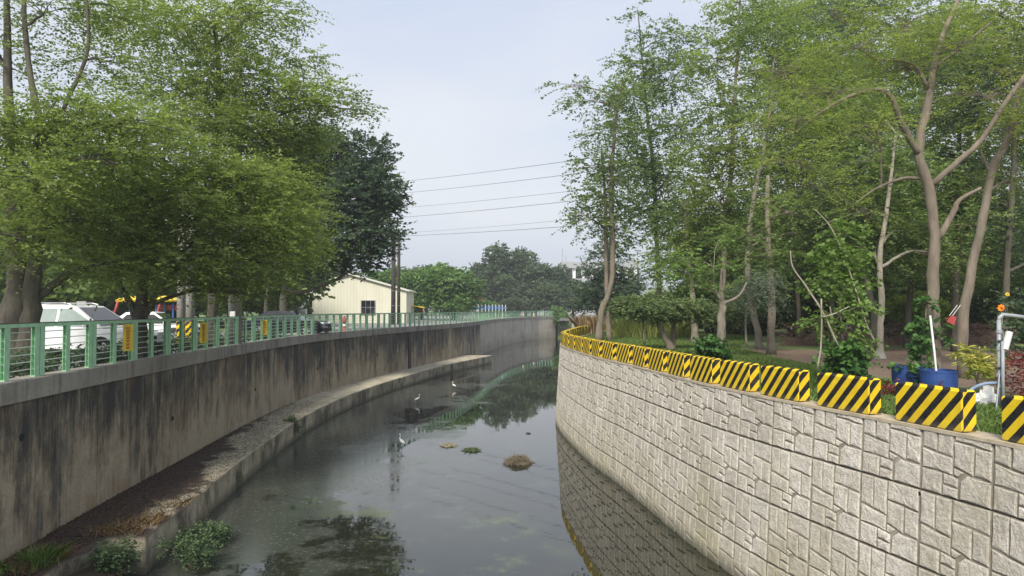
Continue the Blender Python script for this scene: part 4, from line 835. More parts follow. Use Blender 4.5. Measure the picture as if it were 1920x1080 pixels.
def leafy(name, label, c, r, h, mat, leaf, seed, tau=1.8, spray=.25, cat='plant', n=6, stem_mat='bark_brown', **k):
    rr = random.Random(seed); root = thing(name, label, cat, c); lob = []
    mb = MB()
    for i in range(n):
        a = rr.uniform(0, 2 * PI); q = r * rr.uniform(.1, .7); l = (math.cos(a) * q, math.sin(a) * q, h * rr.uniform(.35, .85)); lob.append((*l, r * .42, r * .42, h * .24)); mb.tube([(l[0] * .2, l[1] * .2, -.05), (l[0] * .7, l[1] * .7, l[2] * .6), l], [.014, .010, .005], 5)
    mb.build('stems', M[stem_mat], root); crown('leaves', root, lob, mat, leaf=leaf, tau=tau, seed=seed, spray=spray, **k); return root
q = P(395, 1040, 0.0)
leafy('weed_plant', 'leafy green weeds growing in water beside the broken ledge end', (-7.10, 16.7, -.02), .60, .62, M['lf_weed'], .085, 31, 1.5, k=8)
leafy('weed_plant', 'leafy green weeds in water, nearer the camera than the ledge end', (-6.85, 15.3, -.02), .55, .6, M['lf_weed'], .08, 32, 1.1, k=8)
leafy('weed_plant', 'leafy weeds against the broken front end of the ledge', (-7.75, 14.2, .1), .42, .72, M['lf_weed'], .08, 33, 1.3, k=8)
leafy('weed_plant', 'small bright weeds at the bottom left picture corner below the wall', (-9.15, 12.5, .79), .22, .28, M['lf_bright'], .07, 34, 1.4, k=8)
p = P(555, 825, 0); leafy('weed_plant', 'green tuft of weeds growing on the ledge edge by the water', (p.x - .1, p.y, .15), .32, .75, M['lf_weed'], .08, 35, 1.6, k=8)
p = P(440, 915, 0); leafy('weed_plant', 'thin weeds growing on the ledge face low by the water', (p.x - .05, p.y, .1), .2, .45, M['lf_grey'], .06, 36, .9, k=8)
leafy('creeper_bush', 'bright creeping bush hanging over the far end of the wall', (9.3, 137.5, 1.2), 1.8, 4.2, M['lf_farbright'], .4, 37, 2.2, spray=.9, k=8, cat='bush')

# ------------------------------------------------------------------ water things
def clump(name, label, c, r, h, mat, n, seed, cat='debris'):
    rr = random.Random(seed); mb = MB()
    root = thing(name, label, cat, c)
    for i in range(n):
        a = rr.uniform(0, 2 * PI); q = r * math.sqrt(rr.random()); x, y = math.cos(a) * q, math.sin(a) * q * .8; z = h * max(.05, (1 - (q / r) ** 2)) * rr.random()
        an = rr.uniform(0, PI); l = rr.uniform(.06, .2) * r / .4; dx, dy = math.cos(an) * l, math.sin(an) * l; uz = rr.uniform(-.4, .9) * l
        mb.tube([(x - dx, y - dy, max(0.004, z - .02)), (x, y, z + .03), (x + dx, y + dy, max(.004, z + uz))], [.008, .012, .004], 4)
    mb.build('stalks', mat, root); b = MB(); vs = [(0, 0, h * .4)]; m_ = 16
    for k in range(m_): a = 2 * PI * k / m_; q = r * .55 * rr.uniform(.8, 1.1); vs.append((math.cos(a) * q, math.sin(a) * q * .8, h * .3 * rr.uniform(.5, 1.2)))
    for k in range(m_): a = 2 * PI * k / m_; q = r * rr.uniform(.75, 1.05); vs.append((math.cos(a) * q, math.sin(a) * q * .8, -.03))
    b.add(vs, [(0, 1 + k, 1 + (k + 1) % m_) for k in range(m_)] + [(1 + k, 1 + m_ + k, 1 + m_ + (k + 1) % m_, 1 + (k + 1) % m_) for k in range(m_)]); b.build('matted_core', M['soil'], root, True); return root
clump('reed_clump', 'brown clump of dead reeds floating in middle of the canal', P(972, 868, 0), .45, .30, M['reed'], 420, 1)
p = P(885, 845, 0); clump('weed_clump', 'small green weed clump floating left of the brown reed clump', p, .32, .10, plain('wet_weed', (.06, .09, .03), .9, var=.5, scale=20), 120, 2)
p = P(841, 836, 0); clump('litter_clump', 'small tan clump of litter floating behind the egret', p, .30, .09, plain('tan_litter', (.30, .27, .18), .9, var=.5, scale=20), 90, 3)
p = P(990, 813, 0); clump('floating_twig', 'tiny dark floating scrap between the clumps and the stone wall', p, .12, .03, M['soil'], 12, 4)
def egret(label, c, s, rz, crouch=0):
    o = thing('egret', label, 'bird', c, rz, 'white egrets standing in the canal')
    pts = [(-.30, 0, .36), (-.20, 0, .41), (-.08, 0, .46), (.04, 0, .50), (.12, 0, .55), (.17, 0, .63), (.15, 0, .71), (.12, 0, .78), (.14, 0, .85), (.18, 0, .875), (.225, 0, .868)]
    rad = [.012, .055, .085, .085, .055, .03, .022, .020, .026, .028, .012]
    mb = MB(); pp, rr_ = wobble([Vector(q) * s for q in pts], [r * s for r in rad], 0, 3); mb.tube(pp, rr_, 10); mb.build('body', M['feather'], o, True)
    mb = MB(); mb.tube([Vector(q) * s for q in ((.215, 0, .868), (.27, 0, .858), (.33, 0, .845))], [.011 * s, .008 * s, .002 * s], 6); mb.build('beak', plain('yellow_beak', (.6, .4, .05), .5), o)
    for y in (-.03, .03):
        mb = MB(); mb.tube([Vector(q) * s for q in ((-.02, y, .42), (.03, y, .22), (0, y, -.03 / s))], [.014 * s, .008 * s, .007 * s], 6); mb.build('leg', M['beak'], o)
        mb = MB(); mb.tube([Vector(q) * s for q in ((-.22, y * 2.2, .40), (-.08, y * 2.5, .45), (.05, y * 2.2, .49))], [.01 * s, .045 * s, .03 * s], 8, flat=.4); mb.build('wing', M['feather'], o, True)
egret('large white egret standing in the shallow water mid canal', P(753, 842, 0), .66, 2.4)
egret('white egret standing beside the ledge, middle one of three', P(783, 757, 0), .62, .4)
egret('smallest far white egret standing close to the ledge shadow', P(851, 730, 0), .60, 2.6)

# ------------------------------------------------------------------ vehicles
def wheel(parent, x, y, r=.34, rim=True):
    mb = MB(); s = 1 if y > 0 else -1
    prof = [(r * .62, -.1), (r * .93, -.11), (r, -.07), (r, .07), (r * .93, .11), (r * .62, .1)]
    vs = []; n = 28; fs = []
    for rr_, w in prof:
        for k in range(n): t = 2 * PI * k / n; vs.append((x + rr_ * math.cos(t), y + w, r + rr_ * math.sin(t)))
    for i in range(5):
        for k in range(n): j = (k + 1) % n; fs.append((i * n + k, i * n + j, (i + 1) * n + j, (i + 1) * n + k))
    mb.add(vs, fs); ty = mb.build('wheel', M['rubber'], parent, True)
    mb = MB(); yy = y + s * .085
    for k in range(5):
        t = 2 * PI * k / 5; c, q = math.cos(t), math.sin(t); pr = (-q * .045, c * .045)
        mb.add([(x + pr[0], yy, r + pr[1]), (x - pr[0], yy, r - pr[1]), (x + c * r * .62 - pr[0], yy, r + q * r * .62 - pr[1]), (x + c * r * .62 + pr[0], yy, r + q * r * .62 + pr[1])], [(0, 1, 2, 3)])
    mb.tube([(x, yy - s * .12, r), (x, yy - s * .1, r)], r * .64, 24); mb.tube([(x, yy - s * .03, r), (x, yy + s * .01, r)], .06, 12); mb.build('rim', M['metal'], ty)
def car(label, loc, rz, paint, L_=4.6, H_=1.66, sedan=False, sideglass='glass', group='parked cars on the left bank'):
    """front faces +x; the outline is lofted across the width so that flanks and cabin lean in"""
    o = thing('parked_car', label, 'car', loc, rz, group); h = L_ / 2; wb = L_ * .295; W2 = .9; bl = .98 * (H_ / 1.66 if sedan else 1)
    # lower body side outline with wheel arches
    def arch(cx): return [(cx + .42 * math.cos(t), .34 + .42 * math.sin(t)) for t in [PI - i * PI / 8 for i in range(9)]]
    low = [(-h + .05, .30)] + [p for p in arch(-wb * 1.0 - .0) if p[1] >= .30] + [p for p in arch(wb)] + [(h - .08, .28)]
    top = [(h, .50), (h - .03, .72), (h - .25, .86), (h * .46, bl + .02), (h * .1, bl + .02), (-h * .9, bl + .04), (-h + .02, .85), (-h, .5)]
    ol = low + top; mb = MB(); n = len(ol); secs = [(-W2, .965, -.03), (-W2 + .06, 1.0, 0), (0, 1.02, .02), (W2 - .06, 1.0, 0), (W2, .965, -.03)]
    vs = []
    for y, k, dz in secs:
        for x, z in ol: vs.append((x * k, y, z + (dz if z > .6 else 0)))
    fs = []
    for i in range(4):
        for j in range(n): q = (j + 1) % n; fs.append((i * n + j, i * n + q, (i + 1) * n + q, (i + 1) * n + j))
    mb.add(vs, fs)
    # side faces as a strip between sill and belt
    import mathutils
    for side, base in ((0, 0), (4 * n, 1)):
        tri = mathutils.geometry.tessellate_polygon([[Vector((x, z, 0)) for x, z in ol]])
        mb.f += [tuple(side + q for q in (t if base else t[::-1])) for t in tri]; mb.m += [0] * len(tri)
    mb.build('body', paint, o)
    # cabin
    if sedan: cb = [(-h * .80, bl), (-h * .45, H_ - .04), (-h * .1, H_), (h * .12, H_ - .03), (h * .50, bl)]
    else: cb = [(-h * .96, bl), (-h * .88, H_ - .10), (-h * .5, H_), (h * .0, H_), (h * .16, H_ - .05), (h * .58, bl)]
    mb = MB(); vs = []
    for y, kx in ((-1, 1), (1, 1)):
        for x, z in cb: f = (z - bl) / (H_ - bl); vs.append((x, y * (W2 - .05 - .20 * f), z))
    m = len(cb); fs = [tuple(range(m))[::1], tuple(range(2 * m - 1, m - 1, -1))] + [(i + 1, i, m + i, m + i + 1) for i in range(m - 1)]
    mb.add(vs, fs); mb.build('cabin', paint, o)
    # glass laid 6 mm proud
    def side_glass(xs, y):
        (xa, xb, xc, xd) = xs; zb, zt = bl + .04, H_ - .13; mb = MB(); 
        def yy(z): f = (z - bl) / (H_ - bl); return y * (W2 - .05 - .20 * f + .008)
        v = [(xa, yy(zb), zb), (xb, yy(zb), zb), (xc, yy(zt), zt), (xd, yy(zt), zt)]; v2 = [(a, b - y * .006, c) for a, b, c in v]
        mb.add(v + v2, [(0, 1, 2, 3), (3, 2, 6, 7), (0, 4, 5, 1), (1, 5, 6, 2), (0, 3, 7, 4)]); mb.build('side_window', M[sideglass], o)
    for y in (-1, 1):
        if sedan: side_glass((-h * .62, -h * .10, -h * .10, -h * .42), y); side_glass((-h * .06, h * .42, h * .13, -h * .06), y)
        else: side_glass((-h * .88, -h * .56, -h * .56, -h * .82), y); side_glass((-h * .52, -h * .08, -h * .08, -h * .52), y); side_glass((-h * .04, h * .50, h * .12, -h * .04), y)
    def slope(a, b, nm, lo=.1, hi=.93, c=.012):
        mb = MB(); va = Vector((a[0], 0, a[1])); vb = Vector((b[0], 0, b[1])); nn = (vb - va).cross(Vector((0, 1, 0))).normalized(); 
        if nn.z < 0: nn = -nn
        v = []
        for f in (lo, hi):
            q = va.lerp(vb, f); wz = (q.z - bl) / (H_ - bl); w = W2 - .05 - .20 * wz - .07; v += [q + Vector((0, -w, 0)) + nn * c, q + Vector((0, w, 0)) + nn * c]
        v2 = [q - nn * .008 for q in v]; mb.add(v + v2, [(0, 1, 3, 2), (0, 4, 5, 1), (2, 3, 7, 6), (0, 2, 6, 4), (1, 5, 7, 3)]); mb.build(nm, M['glass'], o)
    slope(cb[-1], cb[-2], 'windshield'); slope(cb[0], cb[1], 'rear_window', .15, .9)
    for x in (-wb, wb):
        for y in (-.80, .80): wheel(o, x, y)
    for y in (-.62, .62):
        mb = MB(); mb.cbox((h - .10, y, .76), (.26, .36, .13), .03); mb.build('headlight', M['lamp'], o)
        mb = MB(); mb.cbox((-h + .05, y, .82), (.14, .28, .22), .03); mb.build('tail_light', M['red'], o)
        mb = MB(); mb.cbox((h * .40, y * 1.62, bl + .10), (.12, .22, .15), .03); mb.build('mirror', paint, o)
    for nm_, q_, d_ in (('bumper', (h - .02, 0, .40), (.14, 1.6, .2)), ('bumper', (-h + .02, 0, .40), (.14, 1.6, .2)), ('grille', (h - .02, 0, .64), (.10, .8, .14))):
        mb = MB(); mb.cbox(q_, d_, .03); mb.build(nm_, M['rubber'], o)
    for y in (-.86, .86):
        mb = MB(); mb.box((0, y, .27), (wb * 2 - .9, .07, .1)); mb.build('sill', M['rubber'], o)
        if not sedan: mb = MB(); mb.tube([(-h * .8, y * .66 / .86, H_ + .0), (-h * .6, y * .66 / .86, H_ + .05), (h * .0, y * .66 / .86, H_ + .05), (h * .1, y * .66 / .86, H_ - .01)], .016, 6); mb.build('roof_rail', M['metal'], o)
    return o
car('white sport utility car parked facing the canal beside the thick trunk', gx(148, 22.6, ZROAD), R(-4), M['carwhite'], 4.7, 1.70, sideglass='paleglass')
car('black saloon car parked behind the fence left of the cream building', gx(540, 41, ZROAD), R(-2), M['carblack'], 4.6, 1.48, True)
car('white car parked behind the forked tree near the playground', gx(288, 33, ZROAD), R(8), M['carwhite'], 4.2, 1.45, True)

# ------------------------------------------------------------------ poles and cables
def pole(label, x, D, r0, r1, ztop, mat='pole', stripes=False, nm='utility_pole', arms=0):
    p = gx(x, D, ZROAD); o = thing(nm, label, 'pole', p); h = ztop - ZROAD
    mb = MB(); mb.tube([(0, 0, -.1), (0, 0, h * .5), (0, 0, h)], [r0, (r0 + r1) / 2, r1], 18); mb.build('shaft', M[mat], o, True)
    mb = MB()
    for z in (1.9, 3.4): mb.tube([(0, 0, z), (0, 0, z + .04)], r0 * 1.02, 18)
    mb.build('band', M['metal'], o)
    if stripes:
        mb = MB()
        mb.tube([(0, 0, .05), (0, 0, 1.05)], r0 * 1.05, 18, cap=False); mb.build('striped_sleeve', M['stripes'], o)
    for k in range(arms):
        mb = MB(); mb.box((0, 0, h - .4 - .7 * k), (1.6, .1, .1)); mb.build('crossarm', M['metal'], o)
    return o
pole('large tall concrete pole rising through the left tree crowns', 441, 28.5, .27, .15, at(441, -60, 28.5).z)
pole('left one of a pair of concrete poles with striped base sleeve', 340, 29, .17, .15, 12, stripes=True)
pole('right one of a pair of concrete poles with striped base sleeve', 357, 28.6, .17, .15, 12, stripes=True)
pole('left dark pole of the pair standing before the cream building', 737.5, 72, .24, .20, at(741, 432, 72).z, 'wood', nm='dark_pole')
pole('right thinner dark pole of the pair before the cream building', 747.5, 74, .18, .15, at(747, 440, 74).z, 'wood', nm='dark_pole')
def cable(label, x0, y0, x1, y1, D0=150, D1=95, r=.035, sag=.6):
    # carry the line on beyond both visible ends, behind the tree crowns
    a = at(x0, y0, D0); b = at(x1, y1, D1); dv = b - a; a2 = a - dv * .5; b2 = b + dv * 1.1; mb = MB(); pts = []
    for k in range(25):
        t = k / 24; q = a2.lerp(b2, t); s = (t * (1 - t)) - (.19 * .81) ; q.z -= sag * 3 * s * 0 ; pts.append(q)
    # shallow catenary that keeps the seen stretch in place
    for k, q in enumerate(pts): t = k / 24; q.z += sag * ((t - .38) ** 2) * 6
    mb.tube(pts, r, 5); tag(mb.build('power_cable', M['wire']), label, 'cable', 'power cables across the sky')
cl = ['topmost', 'second from top', 'third from top', 'fourth from top', 'fifth from top, thin', 'lowest']
for i, (x0, y0, x1, y1) in enumerate([(757, 341, 1075, 303), (757, 363, 1060, 330), (750, 391, 1075, 360), (748, 409, 1080, 378), (750, 438, 1055, 415), (748, 444, 1100, 424)]):
    cable(f'{cl[i]} dark power cable crossing the sky between both banks', x0, y0, x1, y1, r=(.032, .032, .024, .032, .018, .032)[i])

# ------------------------------------------------------------------ cream building, white building, far things
def box_part(nm, c, d, mat, par, ch=.02): mb = MB(); mb.cbox(c, d, ch); return mb.build(nm, mat, par)
D = 80; xl = gx(578, D).x; xr = gx(762, D).x; za = at(655, 515, D).z; ze = at(773, 546, D).z; zle = at(578, 537, D).z
bd = thing('cream_building', 'cream metal clad building with shallow gable behind the dark poles', 'building', (0, 0, 0))
xm = gx(655, D).x; mb = MB(); ol = [(xl, ZROAD - .1), (xr, ZROAD - .1), (xr, ze), (xm, za), (xl, zle)]
mb.add([(x, D, z) for x, z in ol] + [(x, D + 6, z) for x, z in ol], [(0, 1, 2, 3, 4), (9, 8, 7, 6, 5), (1, 6, 7, 2), (0, 4, 9, 5)]); mb.build('wall', M['cream'], bd)
x = xl + .4
rib = MB()
while x < xr:
    z = ze + (za - ze) * (xr - x) / (xr - xm) if x > xm else zle + (za - zle) * (x - xl) / (xm - xl)
    m1 = MB(); m1.box((x, D - .012, (ZROAD + z) / 2), (.05, .03, z - ZROAD - .05)); m1.build('cladding_rib', M['cream'], bd); x += .36
for (xa, za_, xb, zb_) in ((xm, za, xr + .35, ze - .05), (xm, za, xl - .3, zle - .05)):
    mb = MB(); s = [(xa, D - .35, za_), (xb, D - .35, zb_), (xb, D + 6, zb_), (xa, D + 6, za_)]; mb.add(s + [(a, b, c + .12) for a, b, c in s], [(0, 1, 2, 3), (4, 5, 6, 7), (0, 1, 5, 4), (1, 2, 6, 5), (2, 3, 7, 6), (3, 0, 4, 7)]); mb.build('roof', M['trim'], bd)
def win(x0, y0, x1, y1, D, par, cols=3, rows=2, nm='window'):
    a = at(x0, y0, D); b = at(x1, y1, D); w = b.x - a.x; h = a.z - b.z; cx = (a.x + b.x) / 2; cz = (a.z + b.z) / 2
    f = MB()
    for sx in (-1, 1): f.box((cx + sx * (w / 2 - .04), D - .07, cz), (.08, .08, h))
    for sz in (-1, 1): f.box((cx, D - .072, cz + sz * (h / 2 - .04)), (w - .16, .08, .08))
    for k in range(1, cols): f.box((cx - w / 2 + w * k / cols, D - .06, cz), (.05, .05, h - .16))
    for k in range(1, rows): f.box((cx, D - .058, cz - h / 2 + h * k / rows), (w - .16, .045, .05))
    wo = f.build(nm, M['metal'] if nm == 'window' else M['trim'], par); g_ = MB(); g_.box((cx, D - .035, cz), (w - .1, .02, h - .1)); g_.build('pane', M['glass'], wo)
win(677, 563, 704, 590, D, bd); win(575, 562, 587, 592, D, bd, 1, 2, 'door')
o = thing('grey_annex', 'pale grey annex with doorway at the left end of cream building', 'building', (0, 0, 0)); a = gx(536, D + 2); b = gx(577, D + 2); zt = at(550, 545, D).z
box_part('wall', ((a.x + b.x) / 2, D + 4, (ZROAD + zt) / 2), (b.x - a.x, 3.8, zt - ZROAD), plain('pale_blue_grey', (.42, .44, .50), .6), o); box_part('roof', ((a.x + b.x) / 2, D + 4, zt + .08), (b.x - a.x + .4, 4.3, .14), M['trim'], o); win(553, 565, 560, 592, D + 2.1, o, 1, 1, 'door')
o = thing('yellow_awning', 'small yellow awning at the right end of cream building', 'awning', (0, 0, 0)); p = gx(782, 84)
mb = MB(); mb.add([(p.x - .8, 84, 6.0), (p.x + .8, 84, 5.75), (p.x + .8, 86, 5.75), (p.x - .8, 86, 6.0), (p.x - .8, 84, 5.9), (p.x + .8, 84, 5.65), (p.x + .8, 86, 5.65), (p.x - .8, 86, 5.9)], [(0, 1, 2, 3), (7, 6, 5, 4), (0, 4, 5, 1), (1, 5, 6, 2), (2, 6, 7, 3), (3, 7, 4, 0)]); mb.build('canopy', M['playyellow'], o)
for dx in (-.7, .7): mb = MB(); mb.tube([(p.x + dx, 84.2, ZROAD), (p.x + dx, 84.2, 5.75)], .05, 8); mb.build('post', M['red'], o)
# white building far right of the tree group
M['offwhite'] = plain('dull_white_wall', (.34, .355, .36), .8)
D = 215; o = thing('white_building', 'distant white flat roofed building with antenna above the dark trees', 'building', (0, 0, 0)); a = gx(1052, D); b = gx(1200, D)
cx = (a.x + b.x) / 2; w = b.x - a.x
for z0, z1, m, dy, nm in ((3.6, at(0, 522, D).z, 'offwhite', 0, 'wall'), (at(0, 522, D).z, at(0, 503, D).z, 'glass', .6, 'window_band'), (at(0, 503, D).z, at(0, 491, D).z, 'offwhite', -.4, 'parapet')):
    box_part(nm, (cx, D + 8 + dy, (z0 + z1) / 2), (w, 16, z1 - z0 - .02), M[m], o)
for k in range(9): box_part('pier', (a.x + w * (k + .5) / 9, D + .3, (at(0, 522, D).z + at(0, 503, D).z) / 2), (.9, .6, 3), M['white'], o)
for xx, yy in ((1056, 465), (1063, 478)): p = gx(xx, D); mb = MB(); mb.tube([(p.x, D + 3, at(0, 495, D).z), (p.x, D + 3, at(0, yy, D).z)], .09, 6); mb.build('antenna', M['metal'], o)
# weir, culvert and road beyond the water
o = thing('weir', 'low grey concrete weir with dark water steps beyond the far wall end', 'weir', (0, 0, 0))
box_part('sill', (17, 127, .6), (16, 2.2, 1.9), M['pale'], o); box_part('step', (17, 124.4, .2), (16, 2.8, 1.1), M['pale'], o); box_part('deck', (19, 136, 3.55), (20, 3.2, .45), M['asphalt'], o)
for k in range(4): box_part('pier', (11.5 + k * 4.2, 135, 1.6), (.5, 2.5, 3.4), M['pale'], o)
# distant blue railing, red parasol, cones
o = thing('blue_railing', 'blue railing panels beyond the far fence below the bright trees', 'railing', (0, 0, 0))
a = at(862, 580, 112); b = at(948, 579, 122)
for k in range(14): q = a.lerp(b, k / 13.0); mb = MB(); mb.tube([(q.x, q.y, ZROAD), (q.x, q.y, 6.3)], .06, 6); mb.build('post', M['white'], o)
for k in range(13):
    q = a.lerp(b, (k + .5) / 13.0); mb = MB(); mb.box((q.x, q.y, 5.75), ((b - a).length / 13 * .86, .05, .55), math.atan2(b.y - a.y, b.x - a.x)); mb.build('panel', M['playblue'], o)
o = thing('red_parasol', 'small red parasol standing beyond the blue railing', 'parasol', gx(890, 118, ZROAD)); zt = at(890, 552, 118).z - ZROAD
mb = MB(); mb.lathe([(1.75, zt - .95), (1.72, zt - .75), (.9, zt - .25), (.05, zt), (.05, zt - .05), (.85, zt - .32), (1.6, zt - .8)], n=16); mb.build('canopy', M['red'], o); mb = MB(); mb.tube([(0, 0, 0), (0, 0, zt)], .05, 8); mb.build('pole', M['metal'], o)
def cone(label, x, D, s=1): 
    o = thing('traffic_cone', label, 'cone', gx(x, D, ZROAD), 0, 'orange cones behind the fence'); mb = MB(); mb.lathe([(.15 * s, .03), (.12 * s, .3 * s), (.03 * s, .75 * s)], n=14); mb.build('cone_body', M['orange'], o)
    mb = MB(); mb.lathe([(.128 * s, .3 * s), (.10 * s, .48 * s)], n=14); mb.build('reflective_band', M['white'], o); mb = MB(); mb.box((0, 0, .018), (.4 * s, .4 * s, .035)); mb.build('base', M['rubber'], o)
cone('orange cone behind the far fence, left one of two', 981, 128, 1.7); cone('orange cone behind the far fence, right one of two', 1000, 133, 1.5)
o = thing('fire_hydrant', 'red standpipe hydrant behind the fence before the cream building', 'hydrant', gx(646, 47, ZROAD))
mb = MB(); mb.lathe([(.16, 0), (.16, .06), (.10, .08), (.10, .7), (.15, .72), (.15, .80), (.12, .95), (.05, 1.05), (.05, 1.12)], n=16); mb.build('barrel', M['red'], o, True); mb = MB(); mb.tube([(-.24, 0, .78), (.24, 0, .78)], .07, 10); mb.build('outlet', M['red'], o); mb = MB(); mb.tube([(0, 0, .45), (0, 0, .58)], .108, 14); mb.build('white_band', M['white'], o)

# playground frame
D = 38; o = thing('play_frame', 'playground climbing frame with yellow roofs and red curved posts on lawn', 'playground', (0, 0, 0))
for x0, x1 in ((208, 262), (270, 330)):
    a = at(x0, 562, D); b = at(x1, 562, D); m = (a + b) / 2; zt = at(m.x, 553, D).z; zt = at((x0 + x1) / 2, 554, D).z
    mb = MB(); r = (b.x - a.x) / 2
    mb.lathe([(r * .97, a.z - .10), (r, a.z - .02), (r * .6, zt - .08), (.05, zt), (.05, zt - .04), (r * .55, zt - .12), (r * .9, a.z - .08)], (m.x, D + .6, 0), 12); mb.build('roof', M['playyellow'], o)
for x0, x1 in ((221, 207), (301, 291)):
    mb = MB(); mb.tube([at(x1, 640, D), at(x1 + 2, 600, D), at(x0 - 4, 580, D), at(x0, 566, D)], .07, 8); mb.build('red_post', M['red'], o, True)
for x in (236, 286, 302, 254, 318): mb = MB(); p = at(x, 568, D); mb.tube([(p.x, D + .4, ZROAD), (p.x, D + .4, p.z)], .045, 8); mb.build('blue_post', M['playblue'], o)
for x, w, z in ((300, .9, .5), (318, .5, .5)): p = gx(x, D); mb = MB(); mb.cbox((p.x, D, ZROAD + z), (w, .06, .7), .02); mb.build('blue_panel', M['playblue'], o)
p = gx(312, D); mb = MB(); mb.cbox((p.x, D + .5, at(0, 577, D).z), (1.6, .05, .3), .01); mb.build('red_lattice', M['red'], o)
# low wall/kerb at back of lawn
p = gx(152, 66); o = thing('information_sign', 'grey notice panel standing behind the white car roof', 'sign', gx(153, 45, ZROAD)); zt = at(0, 565, 45).z - ZROAD; mb = MB(); mb.cbox((0, 0, zt - .25), (.62, .06, .52), .01); mb.build('panel', M['pole'], o); mb = MB(); mb.tube([(0, .05, 0), (0, .05, zt - .3)], .04, 8); mb.build('post', M['metal'], o)

# ------------------------------------------------------------------ garden on the right bank
ZG = ZR - .05
def tub(label, x, D, r, h, plants=False):
    o = thing('blue_tub', label, 'tub', gx(x, D, ZG), 0); mb = MB(); mb.lathe([(r * .93, 0), (r * .96, .02), (r, h * .5), (r * .99, h), (r * .96, h), (r * .95, h * .55), (r * .9, h * .5), (.01, h * .5)], n=32); mb.build('shell', M['blue'], o, False)
    mb = MB(); mb.tube([(0, 0, h - .05), (0, 0, h - .02)], r * 1.015, 32, cap=False); mb.build('rim', M['blue'], o); mb = MB(); mb.lathe([(r * .94, h * .72), (.01, h * .74)], n=24); mb.build('soil_fill', M['soil'], o); return o
tub('round blue plastic tub with the white pipe standing in it', 1757, 15.6, .37, .46)
tub('blue plastic tub overgrown by the climbing vine, left one', 1702, 16.4, .36, .50)
p = gx(1720, 16.2, ZG); 
o = thing('white_pipe', 'thin white plastic pipe leaning in the round blue tub', 'pipe', (0, 0, 0)); mb = MB(); mb.tube([at(1757, 712, 15.6), at(1752, 660, 15.7), at(1744, 592, 15.9)], .022, 8); mb.build('pipe_length', M['whitep'], o)
lob = [lobe(1725, 690, 16.2, 26, 8), lobe(1700, 688, 16.1, 22, 7), lobe(1730, 650, 16.8, 14, 22), lobe(1728, 610, 16.9, 16, 22), lobe(1738, 570, 17, 12, 20, .7), lobe(1768, 620, 17, 12, 14, .6), lobe(1722, 640, 16.7, 10, 30, .8)]
tree('climbing_vine', 'heart leaved green vine climbing the netted trunk from the blue tub', [stem((1722, 712, 16.5, .015), (1728, 660, 16.9, .014), (1735, 600, 17, .012), (1742, 545, 17.1, .008))], lob, M['lf_vine'], M['bark_brown'], leaf=.12, tau=1.7, seed=40, spray=.16, k=5, width=.95, flat=.35, droop=.8, cat='vine', limb_r=.01)
tree('croton_shrub', 'yellow green croton shrub beside the grey pipe frame', [gst(1835, 15.2, .03, (1832, 715, 15.2, .025), (1825, 690, 15.2, .015), z=ZG)], [lobe(1815, 665, 15.2, 18, 12), lobe(1835, 690, 15.1, 22, 14), lobe(1858, 680, 15.2, 18, 16), lobe(1845, 660, 15.3, 16, 8, .7), lobe(1800, 655, 15.3, 8, 7, .8)], M['lf_croton'], M['bark_grey'], leaf=.16, tau=1.7, seed=41, spray=.15, k=6, width=.20, flat=.3, droop=.6, cat='shrub', limb_r=.012)
tree('red_leaved_shrub', 'dark red leaved shrub at the right picture edge', [gst(1915, 14.5, .02, (1913, 710, 14.5, .015), z=ZG)], [lobe(1905, 700, 14.5, 22, 22), lobe(1930, 680, 14.5, 24, 26), lobe(1910, 735, 14.3, 22, 14)], M['lf_red'], M['bark_grey'], leaf=.10, tau=.7, seed=42, spray=.18, k=6, width=.3, cat='shrub', limb_r=.01)
leafy('purple_plant', 'low purple brown plants growing in front of the blue tubs', gx(1690, 14.4, ZG), .40, .26, M['lf_red'], .07, 43, 1.2, n=7)
leafy('purple_plant', 'low brown green plants right behind the second striped block', gx(1765, 13.8, ZG), .35, .22, M['lf_red'], .06, 44, 1.0, n=7)
tree('flowering_shrub', 'dark green shrub with an orange flower above the grey pipe', [gst(1885, 16.5, .025, (1882, 640, 16.5, .02), (1878, 585, 16.5, .012), z=ZG)], [lobe(1905, 620, 16.6, 26, 22), lobe(1900, 570, 16.8, 30, 20, .8), lobe(1890, 655, 16.3, 22, 14), lobe(1860, 600, 17, 14, 12, .5)], M['lf_dark'], M['bark_grey'], leaf=.11, tau=1.4, seed=45, spray=.22, k=7, width=.6, cat='shrub', limb_r=.01)
def flower(label, x, y, D, r, mat):
    o = thing('orange_flower', label, 'flower', at(x, y, D)); mb = MB()
    for k in range(8):
        a = 2 * PI * k / 8; c, s = math.cos(a), math.sin(a); mb.add([(0, 0, 0), (c * r * .6 - s * r * .28, -.015, s * r * .6 + c * r * .28), (c * r, .01, s * r * .85), (c * r * .6 + s * r * .28, -.015, s * r * .6 - c * r * .28)], [(0, 1, 2, 3)])
    mb.build('petals', mat, o); mb = MB(); mb.tube([(0, -.03, 0), (0, 0, 0)], r * .22, 10); mb.build('flower_centre', M['redink'], o)
fo = plain('orange_petal', (.85, .28, .01), .6, bmp=0)
flower('large open orange flower right above the grey pipe', 1877, 577, 16.2, .10, fo); flower('small yellow orange flower left of the large flower', 1889, 552, 16.6, .06, plain('yellow_petal', (.8, .6, .03), .6, bmp=0))
